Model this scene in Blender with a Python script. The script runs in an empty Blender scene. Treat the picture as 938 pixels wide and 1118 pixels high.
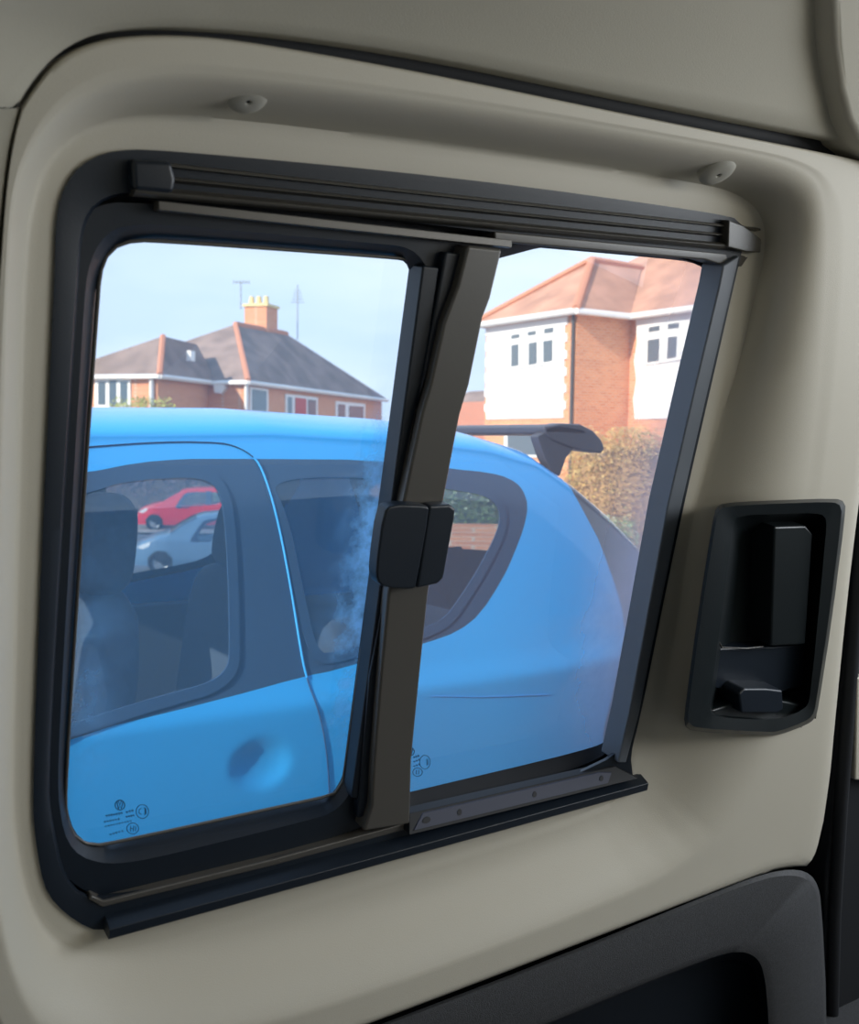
import bpy, bmesh, math, random
import numpy as np
from mathutils import Vector, Matrix
random.seed(4)
SC = bpy.context.scene
COL = SC.collection
# ------------------------------------------------------------------ camera
FPX, CX, CY = 1150.0, 469.0, 559.0
EYE = Vector((0, 0, 1.35))
YAW, PITCH, ROLL = math.radians(33.5), math.radians(3.7), 0.013
fh = Vector((math.sin(YAW), math.cos(YAW), 0))
FWD = (fh * math.cos(PITCH) + Vector((0, 0, -math.sin(PITCH)))).normalized()
r0 = Vector((math.cos(YAW), -math.sin(YAW), 0))
u0 = r0.cross(FWD)
RGT = (r0 * math.cos(ROLL) + u0 * math.sin(ROLL)).normalized()
UPV = RGT.cross(FWD).normalized()
cam_d = bpy.data.cameras.new('camera')
cam = bpy.data.objects.new('camera', cam_d); COL.objects.link(cam)
cam.matrix_world = Matrix(((RGT.x, UPV.x, -FWD.x, EYE.x), (RGT.y, UPV.y, -FWD.y, EYE.y),
                           (RGT.z, UPV.z, -FWD.z, EYE.z), (0, 0, 0, 1)))
cam_d.sensor_fit = 'VERTICAL'; cam_d.sensor_height = 24.0
cam_d.lens = FPX / 1118.0 * 24.0
cam_d.clip_start = 0.02; cam_d.clip_end = 500
cam_d.dof.use_dof = True; cam_d.dof.focus_distance = 1.3; cam_d.dof.aperture_fstop = 7.0
SC.camera = cam
# ------------------------------------------------------------------ exposure, sky, sun
SC.view_settings.view_transform = 'Standard'; SC.view_settings.look = 'None'
SC.view_settings.gamma = 1; SC.view_settings.use_curve_mapping = False
SC.view_settings.exposure = 0.0
SC.cycles.use_denoising = True
SC.cycles.max_bounces = 8; SC.cycles.transparent_max_bounces = 24
SC.cycles.caustics_reflective = False; SC.cycles.caustics_refractive = False
w = bpy.data.worlds.new('sky'); SC.world = w; w.use_nodes = True
nt = w.node_tree; nt.nodes.clear()
N = nt.nodes.new; K = nt.links.new
tc = N('ShaderNodeTexCoord'); sx = N('ShaderNodeSeparateXYZ'); K(tc.outputs['Generated'], sx.inputs[0])
rp = N('ShaderNodeValToRGB'); K(sx.outputs['Z'], rp.inputs[0])
e = rp.color_ramp.elements
e[0].position = 0.0; e[0].color = (0.56, 0.72, 0.98, 1)
e[1].position = 1.0; e[1].color = (0.32, 0.56, 1.0, 1)
x = e.new(0.12); x.color = (0.60, 0.76, 1.0, 1)
x = e.new(0.45); x.color = (0.52, 0.72, 1.0, 1)
mp = N('ShaderNodeMapping'); mp.inputs['Scale'].default_value = (2.0, 2.0, 7.0); K(tc.outputs['Generated'], mp.inputs[0])
no = N('ShaderNodeTexNoise'); no.inputs['Scale'].default_value = 1.6; no.inputs['Detail'].default_value = 4; K(mp.outputs[0], no.inputs['Vector'])
cr = N('ShaderNodeValToRGB'); K(no.outputs[0], cr.inputs[0])
cr.color_ramp.elements[0].position = 0.42; cr.color_ramp.elements[0].color = (0, 0, 0, 1)
cr.color_ramp.elements[1].position = 0.68; cr.color_ramp.elements[1].color = (0.8, 0.8, 0.8, 1)
mx = N('ShaderNodeMix'); mx.data_type = 'RGBA'; K(cr.outputs[0], mx.inputs[0]); K(rp.outputs[0], mx.inputs[6])
mx.inputs[7].default_value = (0.78, 0.90, 1.0, 1)
bg = N('ShaderNodeBackground'); K(mx.outputs[2], bg.inputs[0]); bg.inputs[1].default_value = 1.42
wo = N('ShaderNodeOutputWorld'); K(bg.outputs[0], wo.inputs[0])
SUN_AZ, SUN_EL = math.radians(-100), math.radians(28)
sd = Vector((math.sin(SUN_AZ) * math.cos(SUN_EL), math.cos(SUN_AZ) * math.cos(SUN_EL), math.sin(SUN_EL)))
sl = bpy.data.lights.new('sun', 'SUN'); sl.energy = 6.5; sl.angle = math.radians(0.6); sl.color = (1.0, 0.90, 0.76)
so = bpy.data.objects.new('sun', sl); COL.objects.link(so)
so.rotation_euler = sd.to_track_quat('Z', 'Y').to_euler()
def area(name, loc, to, sx_, sy_, power, col):
    l = bpy.data.lights.new(name, 'AREA'); l.shape = 'RECTANGLE'; l.size = sx_; l.size_y = sy_; l.energy = power; l.color = col
    o = bpy.data.objects.new(name, l); COL.objects.link(o); o.location = loc
    o.rotation_euler = (Vector(loc) - Vector(to)).to_track_quat('Z', 'Y').to_euler()
    return o
area('opposite_window_daylight', (1.3, -0.90, 1.68), (0.5, 0.8, 1.0), 1.2, 0.42, 6.5, (1.0, 0.95, 0.84))
area('windscreen_daylight', (2.15, -0.1, 1.62), (0.5, 0.6, 1.0), 1.2, 0.5, 17.0, (0.90, 0.93, 0.95))
area('rear_window_daylight', (-1.15, -0.25, 1.6), (0.5, 0.8, 1.1), 0.9, 0.5, 1.0, (1.0, 0.96, 0.88))

# ------------------------------------------------------------------ rays and planes
def ray(px, py):
    return FWD + RGT * ((px - CX) / FPX) - UPV * ((py - CY) / FPX)
def at(px, py, depth):
    return EYE + ray(px, py) * depth
U = ray(2207, 451).normalized()
V = (RGT * 0.1435 + UPV - FWD * 0.24); V = (V - U * V.dot(U)).normalized()
NRM = U.cross(V).normalized()
if NRM.dot(FWD) > 0: NRM = -NRM
DW = 0.80
def W(px, py, w=0.0):
    d = ray(px, py)
    return EYE + d * ((w - DW) / NRM.dot(d))

# ------------------------------------------------------------------ materials
MATS = {}
def mat(name, col, rough=0.5, metal=0.0, bump=0.0, bscale=400.0, spec=0.5, var=0.0, vscale=8.0, coat=0.0, col2=None, coords='Object'):
    if name in MATS: return MATS[name]
    m = bpy.data.materials.new(name); m.use_nodes = True
    t = m.node_tree; b = t.nodes['Principled BSDF']
    b.inputs['Base Color'].default_value = (*col, 1); b.inputs['Roughness'].default_value = rough
    b.inputs['Metallic'].default_value = metal; b.inputs['Specular IOR Level'].default_value = spec
    b.inputs['Coat Weight'].default_value = coat; b.inputs['Coat Roughness'].default_value = 0.05
    tcn = t.nodes.new('ShaderNodeTexCoord')
    if bump:
        n = t.nodes.new('ShaderNodeTexNoise'); n.inputs['Scale'].default_value = bscale; n.inputs['Detail'].default_value = 2
        t.links.new(tcn.outputs[coords], n.inputs['Vector'])
        bp = t.nodes.new('ShaderNodeBump'); bp.inputs['Strength'].default_value = bump; bp.inputs['Distance'].default_value = 0.001
        t.links.new(n.outputs[0], bp.inputs['Height']); t.links.new(bp.outputs[0], b.inputs['Normal'])
    if var:
        n = t.nodes.new('ShaderNodeTexNoise'); n.inputs['Scale'].default_value = vscale; n.inputs['Detail'].default_value = 5
        t.links.new(tcn.outputs[coords], n.inputs['Vector'])
        r = t.nodes.new('ShaderNodeValToRGB'); r.color_ramp.elements[0].position = 0.35; r.color_ramp.elements[1].position = 0.65
        c2 = col2 or tuple(min(1, c * (1 + var)) for c in col)
        c1 = col if col2 else tuple(c * (1 - var) for c in col)
        r.color_ramp.elements[0].color = (*c1, 1); r.color_ramp.elements[1].color = (*c2, 1)
        t.links.new(n.outputs[0], r.inputs[0]); t.links.new(r.outputs[0], b.inputs['Base Color'])
    MATS[name] = m
    return m
def glass(name, tint, refl=1.0, ior=1.5, film=0.0, film_col=(0.7, 0.8, 0.95), setup=None, rough=0.0):
    """thin pane: transparent tint + mirror by fresnel + a dusty film lit by the light on it"""
    m = bpy.data.materials.new(name); m.use_nodes = True
    t = m.node_tree; t.nodes.clear(); n = t.nodes.new; k = t.links.new
    tr = n('ShaderNodeBsdfTransparent'); tr.inputs[0].default_value = (*tint, 1)
    gl = n('ShaderNodeBsdfGlossy'); gl.inputs['Roughness'].default_value = rough; gl.inputs[0].default_value = (refl, refl, refl, 1)
    lw = n('ShaderNodeLayerWeight'); lw.inputs[0].default_value = 0.5      # facing term, the same from both sides of the pane
    pw = n('ShaderNodeMath'); pw.operation = 'POWER'; k(lw.outputs['Facing'], pw.inputs[0]); pw.inputs[1].default_value = 5.0
    fr = n('ShaderNodeMath'); fr.operation = 'MULTIPLY_ADD'; k(pw.outputs[0], fr.inputs[0]); fr.inputs[1].default_value = 0.92; fr.inputs[2].default_value = 0.08
    m1 = n('ShaderNodeMixShader'); k(fr.outputs[0], m1.inputs[0]); k(tr.outputs[0], m1.inputs[1]); k(gl.outputs[0], m1.inputs[2])
    df = n('ShaderNodeBsdfDiffuse'); df.inputs[0].default_value = (*film_col, 1)
    tl = n('ShaderNodeBsdfTranslucent'); tl.inputs[0].default_value = (*film_col, 1)
    m2 = n('ShaderNodeMixShader'); m2.inputs[0].default_value = 0.6; k(df.outputs[0], m2.inputs[1]); k(tl.outputs[0], m2.inputs[2])
    m3 = n('ShaderNodeMixShader'); m3.inputs[0].default_value = film; k(m1.outputs[0], m3.inputs[1]); k(m2.outputs[0], m3.inputs[2])
    if setup: setup(t, n, k, m3)
    o = n('ShaderNodeOutputMaterial'); k(m3.outputs[0], o.inputs[0])
    MATS[name] = m
    return m

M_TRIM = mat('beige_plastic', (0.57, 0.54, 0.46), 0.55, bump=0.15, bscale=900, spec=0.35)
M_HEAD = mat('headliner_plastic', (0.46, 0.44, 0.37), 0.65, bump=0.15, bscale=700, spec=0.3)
M_BLK = mat('black_plastic', (0.006, 0.012, 0.022), 0.42, bump=0.1, bscale=700)  # navy tint of lens flare mixed into the black
M_BLK2 = mat('satin_black_metal', (0.062, 0.058, 0.050), 0.34, spec=0.6, bump=0.05, bscale=500)
M_RUB = mat('black_rubber', (0.010, 0.012, 0.016), 0.7)
M_GREYALU = mat('grey_sash_metal', (0.085, 0.080, 0.072), 0.35, spec=0.6, bump=0.05, bscale=300)
M_STRIP = mat('slate_frame_strip', (0.13, 0.15, 0.18), 0.4)
M_DARKP = mat('charcoal_grained_plastic', (0.072, 0.075, 0.082), 0.6, bump=0.8, bscale=900, var=0.15, vscale=300)
M_HAND = mat('handle_black_plastic', (0.006, 0.010, 0.012), 0.38)
M_CLIP = mat('clip_plastic', (0.42, 0.41, 0.36), 0.45)

# ------------------------------------------------------------------ mesh helpers
def link(name, verts, faces, m, parent=None, smooth=30, bevel=0.0, seg=3):
    me = bpy.data.meshes.new(name)
    me.from_pydata([tuple(v) for v in verts], [], faces)
    bm = bmesh.new(); bm.from_mesh(me); bmesh.ops.recalc_face_normals(bm, faces=bm.faces)
    bm.to_mesh(me); bm.free()
    if m: me.materials.append(m)
    if smooth:
        me.shade_smooth(); me.set_sharp_from_angle(angle=math.radians(smooth))
    o = bpy.data.objects.new(name, me); COL.objects.link(o)
    if parent: o.parent = parent
    if bevel:
        b = o.modifiers.new('bevel', 'BEVEL'); b.width = bevel; b.segments = seg; b.limit_method = 'ANGLE'; b.angle_limit = math.radians(40)
        me.shade_smooth(); me.set_sharp_from_angle(angle=math.radians(180))
        wn = o.modifiers.new('wn', 'WEIGHTED_NORMAL'); wn.keep_sharp = False
    return o
def tag(o, label=None, cat=None, group=None, kind=None):
    if label: o['label'] = label
    if cat: o['category'] = cat
    if group: o['group'] = group
    if kind: o['kind'] = kind
    return o
def empty(name, loc, label=None, cat=None, group=None, kind=None, rot=0.0):
    o = bpy.data.objects.new(name, None); COL.objects.link(o); o.empty_display_size = 0.1
    o.matrix_world = Matrix.Translation(Vector(loc)) @ Matrix.Rotation(rot, 4, 'Z')
    return tag(o, label, cat, group, kind)
def adopt(o, root):
    """parent o to root keeping world-space mesh coordinates"""
    o.parent = root; o.matrix_parent_inverse = root.matrix_world.inverted()
    return o
def chaikin(p, it=2, closed=True):
    p = [tuple(q) for q in p]
    for _ in range(it):
        q = []
        n = len(p)
        rng = range(n) if closed else range(n - 1)
        if not closed: q.append(p[0])
        for i in rng:
            a, b = p[i], p[(i + 1) % n]
            q.append(tuple(a[j] * .75 + b[j] * .25 for j in range(len(a))))
            q.append(tuple(a[j] * .25 + b[j] * .75 for j in range(len(a))))
        if not closed: q.append(p[-1])
        p = q
    return p
def resample(p, n, closed=True):
    P = np.array(list(p) + ([p[0]] if closed else []), float)
    d = np.r_[0, np.cumsum(np.linalg.norm(np.diff(P, axis=0), axis=1))]
    t = np.linspace(0, d[-1], n, endpoint=not closed)
    return np.stack([np.interp(t, d, P[:, j]) for j in range(P.shape[1])], 1)
def cast_loop(loop, c, n):
    """radius of the loop seen from c in n directions"""
    L = np.array(loop, float); out = []
    for k in range(n):
        a = 2 * math.pi * k / n; dx, dy = math.cos(a), math.sin(a); best = None
        for i in range(len(L)):
            x1, y1 = L[i] - c; x2, y2 = L[(i + 1) % len(L)] - c
            ex, ey = x2 - x1, y2 - y1
            den = dx * ey - dy * ex
            if abs(den) < 1e-9: continue
            t = (x1 * ey - y1 * ex) / den; s = (x1 * dy - y1 * dx) / den
            if t > 0 and -1e-6 <= s <= 1 + 1e-6 and (best is None or t > best): best = t
        out.append((c[0] + dx * best, c[1] + dy * best))
    return np.array(out)
def loft(name, rings, m, parent=None, c=None, n=240, closed_end=False, smooth=35, it=2, fn=W):
    """rings: list of (px loop, w) or (loop, w, 'shift', dw) -> the loop's points at w moved along the normal by dw"""
    V_, F = [], []
    for r in rings:
        lp = cast_loop(chaikin(r[0], it), np.array(c, float), n) if c is not None else resample(chaikin(r[0], it), n)
        for q in lp:
            p = fn(q[0], q[1], r[1])
            if len(r) > 2: p = p + NRM * r[3]
            V_.append(p)
    R = len(rings)
    for i in range(R - 1):
        for k in range(n):
            k2 = (k + 1) % n
            F.append((i * n + k, i * n + k2, (i + 1) * n + k2, (i + 1) * n + k))
    if closed_end:
        F.append(tuple((R - 1) * n + k for k in range(n)))
    return link(name, V_, F, m, parent, smooth)
def prism(name, pts, wf, wb, m, parent=None, bevel=0.0015, it=0, fn=W, axis=None, smooth=30, seg=3):
    """outline in the photo at height wf, extruded back along the wall's normal"""
    if it: pts = chaikin(pts, it)
    axis = axis or NRM
    fr = [fn(p[0], p[1], wf if not callable(wf) else wf(*p)) for p in pts]
    bk = [p + axis * (wb - wf) for p in fr]
    n = len(pts)
    F = [tuple(range(n)), tuple(range(2 * n - 1, n - 1, -1))]
    F += [(i, (i + 1) % n, n + (i + 1) % n, n + i) for i in range(n)]
    return link(name, fr + bk, F, m, parent, smooth, bevel, seg)
def prism3(name, fr, vec, m, parent=None, bevel=0.0, smooth=30):
    """outline in 3D extruded by vec"""
    fr = [Vector(p) for p in fr]; bk = [p + Vector(vec) for p in fr]; n = len(fr)
    F = [tuple(range(n)), tuple(range(2 * n - 1, n - 1, -1))]
    F += [(i, (i + 1) % n, n + (i + 1) % n, n + i) for i in range(n)]
    return link(name, fr + bk, F, m, parent, smooth, bevel)
def sweep(name, A, B, prof, m, parent=None, bevel=0.0, up=None, out=None, capmat=None):
    """closed profile of (down, out) swept from A to B"""
    up = up or V; out = out or NRM; n = len(prof)
    vs = [A - up * a + out * b for a, b in prof] + [B - up * a + out * b for a, b in prof]
    F = [tuple(range(n)), tuple(range(2 * n - 1, n - 1, -1))]
    F += [(i, (i + 1) % n, n + (i + 1) % n, n + i) for i in range(n)]
    return link(name, vs, F, m, parent, 25, bevel)
def tube(name, pts, r, m, parent=None, sides=8, closed=False, smooth=60):
    pts = [Vector(p) for p in pts]; vs = []; F = []; n = len(pts)
    for i, p in enumerate(pts):
        a = pts[i - 1] if (i or closed) else p; b = pts[(i + 1) % n] if (i < n - 1 or closed) else p
        t = (b - a).normalized(); q = t.orthogonal().normalized() if i == 0 else (q - t * q.dot(t)).normalized()
        s = t.cross(q)
        rr = r(i / max(1, n - 1)) if callable(r) else r
        for k in range(sides):
            an = 2 * math.pi * k / sides
            vs.append(p + q * math.cos(an) * rr + s * math.sin(an) * rr)
    for i in range(n if closed else n - 1):
        j = (i + 1) % n
        for k in range(sides):
            F.append((i * sides + k, i * sides + (k + 1) % sides, j * sides + (k + 1) % sides, j * sides + k))
    if not closed:
        F.append(tuple(range(sides))); F.append(tuple(range((n - 1) * sides, n * sides)))
    return link(name, vs, F, m, parent, smooth)
def box(name, lo, hi, m, parent=None, bevel=0.0):
    x0, y0, z0 = lo; x1, y1, z1 = hi
    vs = [(x0, y0, z0), (x1, y0, z0), (x1, y1, z0), (x0, y1, z0), (x0, y0, z1), (x1, y0, z1), (x1, y1, z1), (x0, y1, z1)]
    F = [(0, 3, 2, 1), (4, 5, 6, 7), (0, 1, 5, 4), (1, 2, 6, 5), (2, 3, 7, 6), (3, 0, 4, 7)]
    return link(name, vs, F, m, parent, 30, bevel)
# ================================================================== the van's side: wall, ceiling, trims
CEN = (420, 600)
L0 = [(62, 300), (63, 240), (72, 205), (92, 180), (125, 166), (180, 166), (500, 196), (790, 236), (808, 244), (812, 258), (807, 279), (775, 420), (743, 559), (714, 700), (698, 780), (686, 825), (690, 848), (692, 862), (640, 880), (300, 970), (118, 1018), (85, 1005), (52, 975), (43, 930), (37, 880), (48, 600)]
L1 = [(24, 300), (34, 215), (62, 160), (110, 133), (170, 126), (260, 130), (500, 160), (770, 200), (815, 215), (835, 240), (836, 275), (827, 311), (803, 414), (794, 435), (770, 524), (758, 560), (738, 700), (722, 780), (704, 840), (670, 878), (600, 905), (400, 966), (205, 1024), (110, 1044), (60, 1034), (30, 990), (16, 920), (12, 860), (18, 600)]
L2 = [(6, 300), (12, 215), (28, 165), (60, 118), (100, 90), (165, 74), (250, 76), (500, 108), (800, 160), (880, 178), (905, 205), (910, 280), (897, 480), (873, 620), (838, 800), (815, 860), (755, 942), (600, 1008), (400, 1082), (250, 1126), (120, 1150), (50, 1130), (12, 1060), (-8, 950), (-8, 800), (-4, 600)]
L3 = [(-22, 600), (0, 300), (8, 190), (20, 125), (30, 106), (60, 66), (100, 45), (150, 38), (220, 39), (300, 50), (468, 80), (700, 128), (938, 174), (985, 188), (975, 300), (955, 430), (938, 545), (922, 680), (897, 945), (860, 946), (835, 952), (600, 1043), (430, 1108), (300, 1155), (120, 1205), (20, 1180), (-25, 1060), (-35, 900)]
rings = [(L0, -0.012), (L0, 0.002)]
n_ = 420
A0, A1, A2, A3 = [cast_loop(chaikin(l, 2), np.array(CEN, float), n_) for l in (L0, L1, L2, L3)]
vs, F = [], []
def ringrow(P, w, sh=0.0):
    if sh <= 0: vs.extend([W(q[0], q[1], w) + NRM * sh for q in P]); return
    for k, q in enumerate(P):      # channel profile: steep beside the window at the top and right, steep at the rim below
        an = 2 * math.pi * k / n_; dn = max(0.0, math.sin(an + .15))
        sm = sh * sh * (3 - 2 * sh); top_ = 1 - (1 - sh) ** 2.1; top_ = top_ * .8 + sm * .2; bot = sh ** 1.5 * .6 + sm * .4
        e_ = top_ * (1 - dn) + bot * dn * .92
        if sh > 1: e_ = (1 - dn) + dn * (.92 + .08 * (sh - 1))
        vs.append(W(q[0], q[1], w + RIM * e_))
RIM = 0.060
rows = [(A0, -0.03, 0), (A0, -0.001, 0), (A0 * .97 + A1 * .03, 0.003, 0)]
for s in (0.3, 0.6, 0.85): rows.append((A0 * (1 - s) + A1 * s, 0.004, 0))
for k in range(17):
    s = k / 16
    rows.append((A1 * (1 - s) + A2 * s, 0.005, s))
for s in (.1, .2, 0.3, .4, .5, 0.6, .7, .8, 0.9): rows.append((A2 * (1 - s) + A3 * s, 0.006, 1 + s))
rows += [(A2 * .03 + A3 * .97, 0.004 + RIM, 0), (A3, RIM, 0), (A3, RIM, -0.03)]
for r in rows: ringrow(*r)
for i in range(len(rows) - 1):
    for k in range(n_):
        k2 = (k + 1) % n_; F.append((i * n_ + k, i * n_ + k2, (i + 1) * n_ + k2, (i + 1) * n_ + k))
HOLE = [(790, 600), (792, 566), (800, 557), (850, 556), (900, 555), (910, 562), (908, 590), (891, 765), (886, 780), (848, 792), (776, 789), (766, 780), (772, 740)]
def toPx(v):
    q = v - EYE; return (CX + FPX * q.dot(RGT) / q.dot(FWD), CY - FPX * q.dot(UPV) / q.dot(FWD))
def _inp(p, poly):
    x, y = p; c = False; j = len(poly) - 1
    for i in range(len(poly)):
        if (poly[i][1] > y) != (poly[j][1] > y) and x < (poly[j][0] - poly[i][0]) * (y - poly[i][1]) / (poly[j][1] - poly[i][1]) + poly[i][0]: c = not c
        j = i
    return c
_in = [_inp(toPx(v), HOLE) for v in vs]
F = [f for f in F if not any(_in[k] for k in f)]
wall = link('wall_side', vs, F, M_TRIM, None, 60)
tag(wall, 'beige moulded plastic trim panel around the sliding window', kind='structure')

# metal shell behind the trim: black inside, body colour outside
OUT = [(-900, -500), (400, -620), (1500, -250), (1700, 300), (1500, 1300), (900, 1700), (-200, 1900), (-1100, 1200)]
AO = cast_loop(OUT, np.array(CEN, float), n_)
vs, F = [], []
RIM = 0.060
for P, w_, sh in ((AO, -0.035, 0), (A0, -0.032, 0), (A0, -0.032, -0.05), (AO, -0.035, -0.05)): ringrow(P, w_, sh)
for i in range(3):
    for k in range(n_):
        k2 = (k + 1) % n_; F.append((i * n_ + k, i * n_ + k2, (i + 1) * n_ + k2, (i + 1) * n_ + k))
sh = link('wall_outer', vs, F, M_RUB, None, 30)
tag(sh, 'dark body shell behind the beige trim panel', kind='structure')

# headliner above the gap
G = [(14, 117), (22, 112), (30, 96), (60, 59), (100, 37), (150, 30), (200, 30), (300, 37), (468, 62), (700, 111), (938, 158), (1060, 184)]
FAR = [(-420, 130), (-400, 60), (-330, -60), (-230, -200), (-120, -290), (0, -330), (100, -340), (260, -340), (468, -340), (760, -340), (1060, -340), (1300, -330)]
g = resample(chaikin(G, 2, False), 90, False); f_ = resample(FAR, 90, False)
vs, F = [], []
prof = [(0, 0.065, -0.02), (0, 0.063, 0), (0.008, 0.068, 0)] + [(s, 0.069 + 0.25 * s ** 1.35, 0) for s in (0.05, 0.12, 0.2, 0.3, 0.42, 0.55, 0.7, 0.85, 1.0)]
for s, w_, sh_ in prof:
    for a, b in zip(g, f_):
        q = a * (1 - s) + b * s; vs.append(W(q[0], q[1], w_) + NRM * sh_)
for i in range(len(prof) - 1):
    for k in range(89): F.append((i * 90 + k, i * 90 + k + 1, (i + 1) * 90 + k + 1, (i + 1) * 90 + k))
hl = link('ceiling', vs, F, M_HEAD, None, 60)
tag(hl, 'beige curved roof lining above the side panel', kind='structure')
# flat roof going over to the other side of the van
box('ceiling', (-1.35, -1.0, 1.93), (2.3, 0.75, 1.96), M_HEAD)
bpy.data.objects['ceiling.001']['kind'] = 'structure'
# rear pillar trim at the left edge
C1_ = [(22, 118), (8, 175), (-3, 290), (-16, 450), (-26, 600), (-38, 900), (-34, 1060), (10, 1190)]
C2_ = [(-420, 125), (-420, 250), (-420, 400), (-420, 600), (-420, 750), (-420, 900), (-420, 1100), (-420, 1300)]
g = resample(chaikin(C1_, 2, False), 60, False); f_ = resample(C2_, 60, False)
vs, F = [], []
prof = [(0, 0.060, -0.03), (0, 0.058, 0), (0.006, 0.064, 0), (0.1, 0.066, 0), (0.3, 0.075, 0), (1, 0.13, 0)]
for s, w_, sh_ in prof:
    for a, b in zip(g, f_):
        q = a * (1 - s) + b * s; vs.append(W(q[0], q[1], w_) + NRM * sh_)
for i in range(len(prof) - 1):
    for k in range(59): F.append((i * 60 + k, i * 60 + k + 1, (i + 1) * 60 + k + 1, (i + 1) * 60 + k))
o = link('trim_1', vs, F, M_HEAD, None, 60); tag(o, 'beige rear pillar trim at the left edge under the roof lining', kind='structure')
# front pillar cap, top right
o = prism3('trim_2', [W(a, c, w_) for a, c, w_ in [(913, -110, .19), (912, -60, .165), (911, 0, .137), (913, 50, .118), (919, 98, .101), (928, 132, .094), (942, 158, .090), (975, 182, .088), (1080, 215, .088), (1300, 240, .088), (1330, -110, .19)]], NRM * -.11, M_HEAD, None, .006)
tag(o, 'beige front pillar trim in the top right corner', kind='structure')
# black rubber seal in the gap
o = tube('trim_3', [W(p[0], p[1] + 9, 0.030) for p in resample(chaikin(G, 2, False), 100, False)], 0.013, M_RUB)
tag(o, 'black rubber seal in the gap under the roof lining', kind='structure')
# dark door seal and pillar at the right edge
o = prism('trim_4', [(968, 380), (946, 545), (930, 680), (915, 850), (903, 960), (896, 1230), (1500, 1400), (1500, 300)], 0.03, -0.03, M_RUB, bevel=0.006)
tag(o, 'black door pillar at the right edge beside the pull handle', kind='structure')
o = tube('trim_5', [W(a, b, 0.035) for a, b in [(962, 400), (949, 500), (938, 620), (927, 760), (918, 880), (911, 1000), (907, 1180)]], 0.010, M_RUB)
tag(o, 'black rubber door seal running down the right edge', kind='structure')
o = prism('trim_6', [(936, 740), (934, 852), (990, 856), (990, 738)], 0.045, 0.03, M_TRIM, bevel=0.003)
tag(o, 'pale plastic strip on the black pillar at the right edge', kind='structure')

# ================================================================== window assembly
win = empty('window_1', W(400, 1010, 0), 'black framed sliding window with two panes in the beige panel', kind='structure')
def wp(o, lab=None):
    adopt(o, win)
    if lab: o['label'] = lab
    return o
F1 = [(86, 300), (92, 238), (118, 214), (165, 210), (560, 258), (775, 282), (787, 288), (787, 311), (760, 420), (729, 554), (702, 700), (686, 780), (674, 833), (450, 893), (110, 985), (72, 965), (58, 900), (52, 850)]
L0x = [(CEN[0] + (a - CEN[0]) * 1.006, CEN[1] + (b - CEN[1]) * 1.006) for a, b in L0]
wp(loft('frame', [(L0x, -0.03), (L0x, 0.0062), ([(a + (6 if a < 400 else -3), b + (5 if b < 500 else -4)) for a, b in L0], 0.006), ([(a - 3 if a < 400 else a + 2, b - 2 if b < 500 else b + 2) for a, b in F1], 0.003), (F1, -0.002), (F1, -0.06)], M_BLK, None, CEN))
# slate strip down the right side of the frame
wp(prism('frame_strip', [(790, 290), (808, 279), (775, 420), (743, 559), (714, 700), (698, 780), (684, 833), (675, 833), (687, 780), (702, 700), (729, 554), (760, 420), (786, 311)], 0.011, -0.02, M_STRIP, bevel=0.002), 'slate grey metal strip')
GL = [(107, 320), (110, 292), (120, 272), (140, 263), (165, 262), (430, 281), (450, 284), (456, 290), (454, 302), (438, 400), (376, 845), (373, 860), (364, 868), (350, 871), (125, 920), (100, 924), (80, 915), (72, 895), (71, 860), (88, 590)]
GR = [(500, 263), (735, 283), (763, 288), (777, 302), (776, 330), (755, 420), (723, 554), (695, 700), (680, 780), (668, 806), (645, 818), (450, 864), (418, 872), (425, 780), (470, 520)]
RO = [(480, 250), (560, 256), (775, 278), (793, 286), (794, 310), (765, 420), (733, 554), (706, 700), (692, 780), (680, 835), (665, 850), (450, 900), (390, 915), (400, 780)]
wp(loft('fixed_pane_gasket', [(RO, -0.06), (RO, -0.022), ([(a + (b_ - a) * .5, c_ + (d_ - c_) * .5) for (a, c_), (b_, d_) in zip(cast_loop(chaikin(RO, 2), np.array((590, 560.)), 40), cast_loop(chaikin(GR, 2), np.array((590, 560.)), 40))], -0.024), (GR, -0.038), (GR, -0.052)], M_RUB, None, (590, 560)))
# sliding sash
S0 = [(76, 300), (80, 250), (100, 226), (140, 218), (500, 258), (512, 262), (514, 275), (480, 470), (405, 895), (390, 908), (130, 980), (98, 978), (62, 950), (52, 900), (50, 850)]
cS = (270, 590)
aS, aG = cast_loop(chaikin(S0, 2), np.array(cS, float), 60), cast_loop(chaikin(GL, 2), np.array(cS, float), 60)
mid = [tuple(a * .45 + b * .55) for a, b in zip(aS, aG)]
mid2 = [tuple(a * .08 + b * .92) for a, b in zip(aS, aG)]
sash = wp(loft('sliding_sash', [([(a + (a - 270) * .09, b + (b - 590) * .06) for a, b in S0], -0.030), (S0, -0.028), (S0, -0.003), (mid, -0.004), (mid2, -0.018), (GL, -0.022), (GL, -0.04)], M_BLK, None, cS, it=2))
o = tube('glazing_bead', [W(a, b, -0.016) for a, b in resample(chaikin([(p[0], p[1]) for p in GL], 2), 120)], 0.0016, M_GREYALU, closed=True); wp(o)
# ribs of the sash stile
wp(prism('stile_rib', [(462, 290), (480, 292), (398, 872), (384, 872)], 0.004, -0.02, M_BLK, bevel=0.002))
wp(prism('stile_rib', [(487, 275), (505, 277), (455, 450), (435, 560), (412, 760), (404, 890), (390, 894), (404, 740), (450, 480)], 0.007, -0.02, M_BLK, bevel=0.002))
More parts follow.
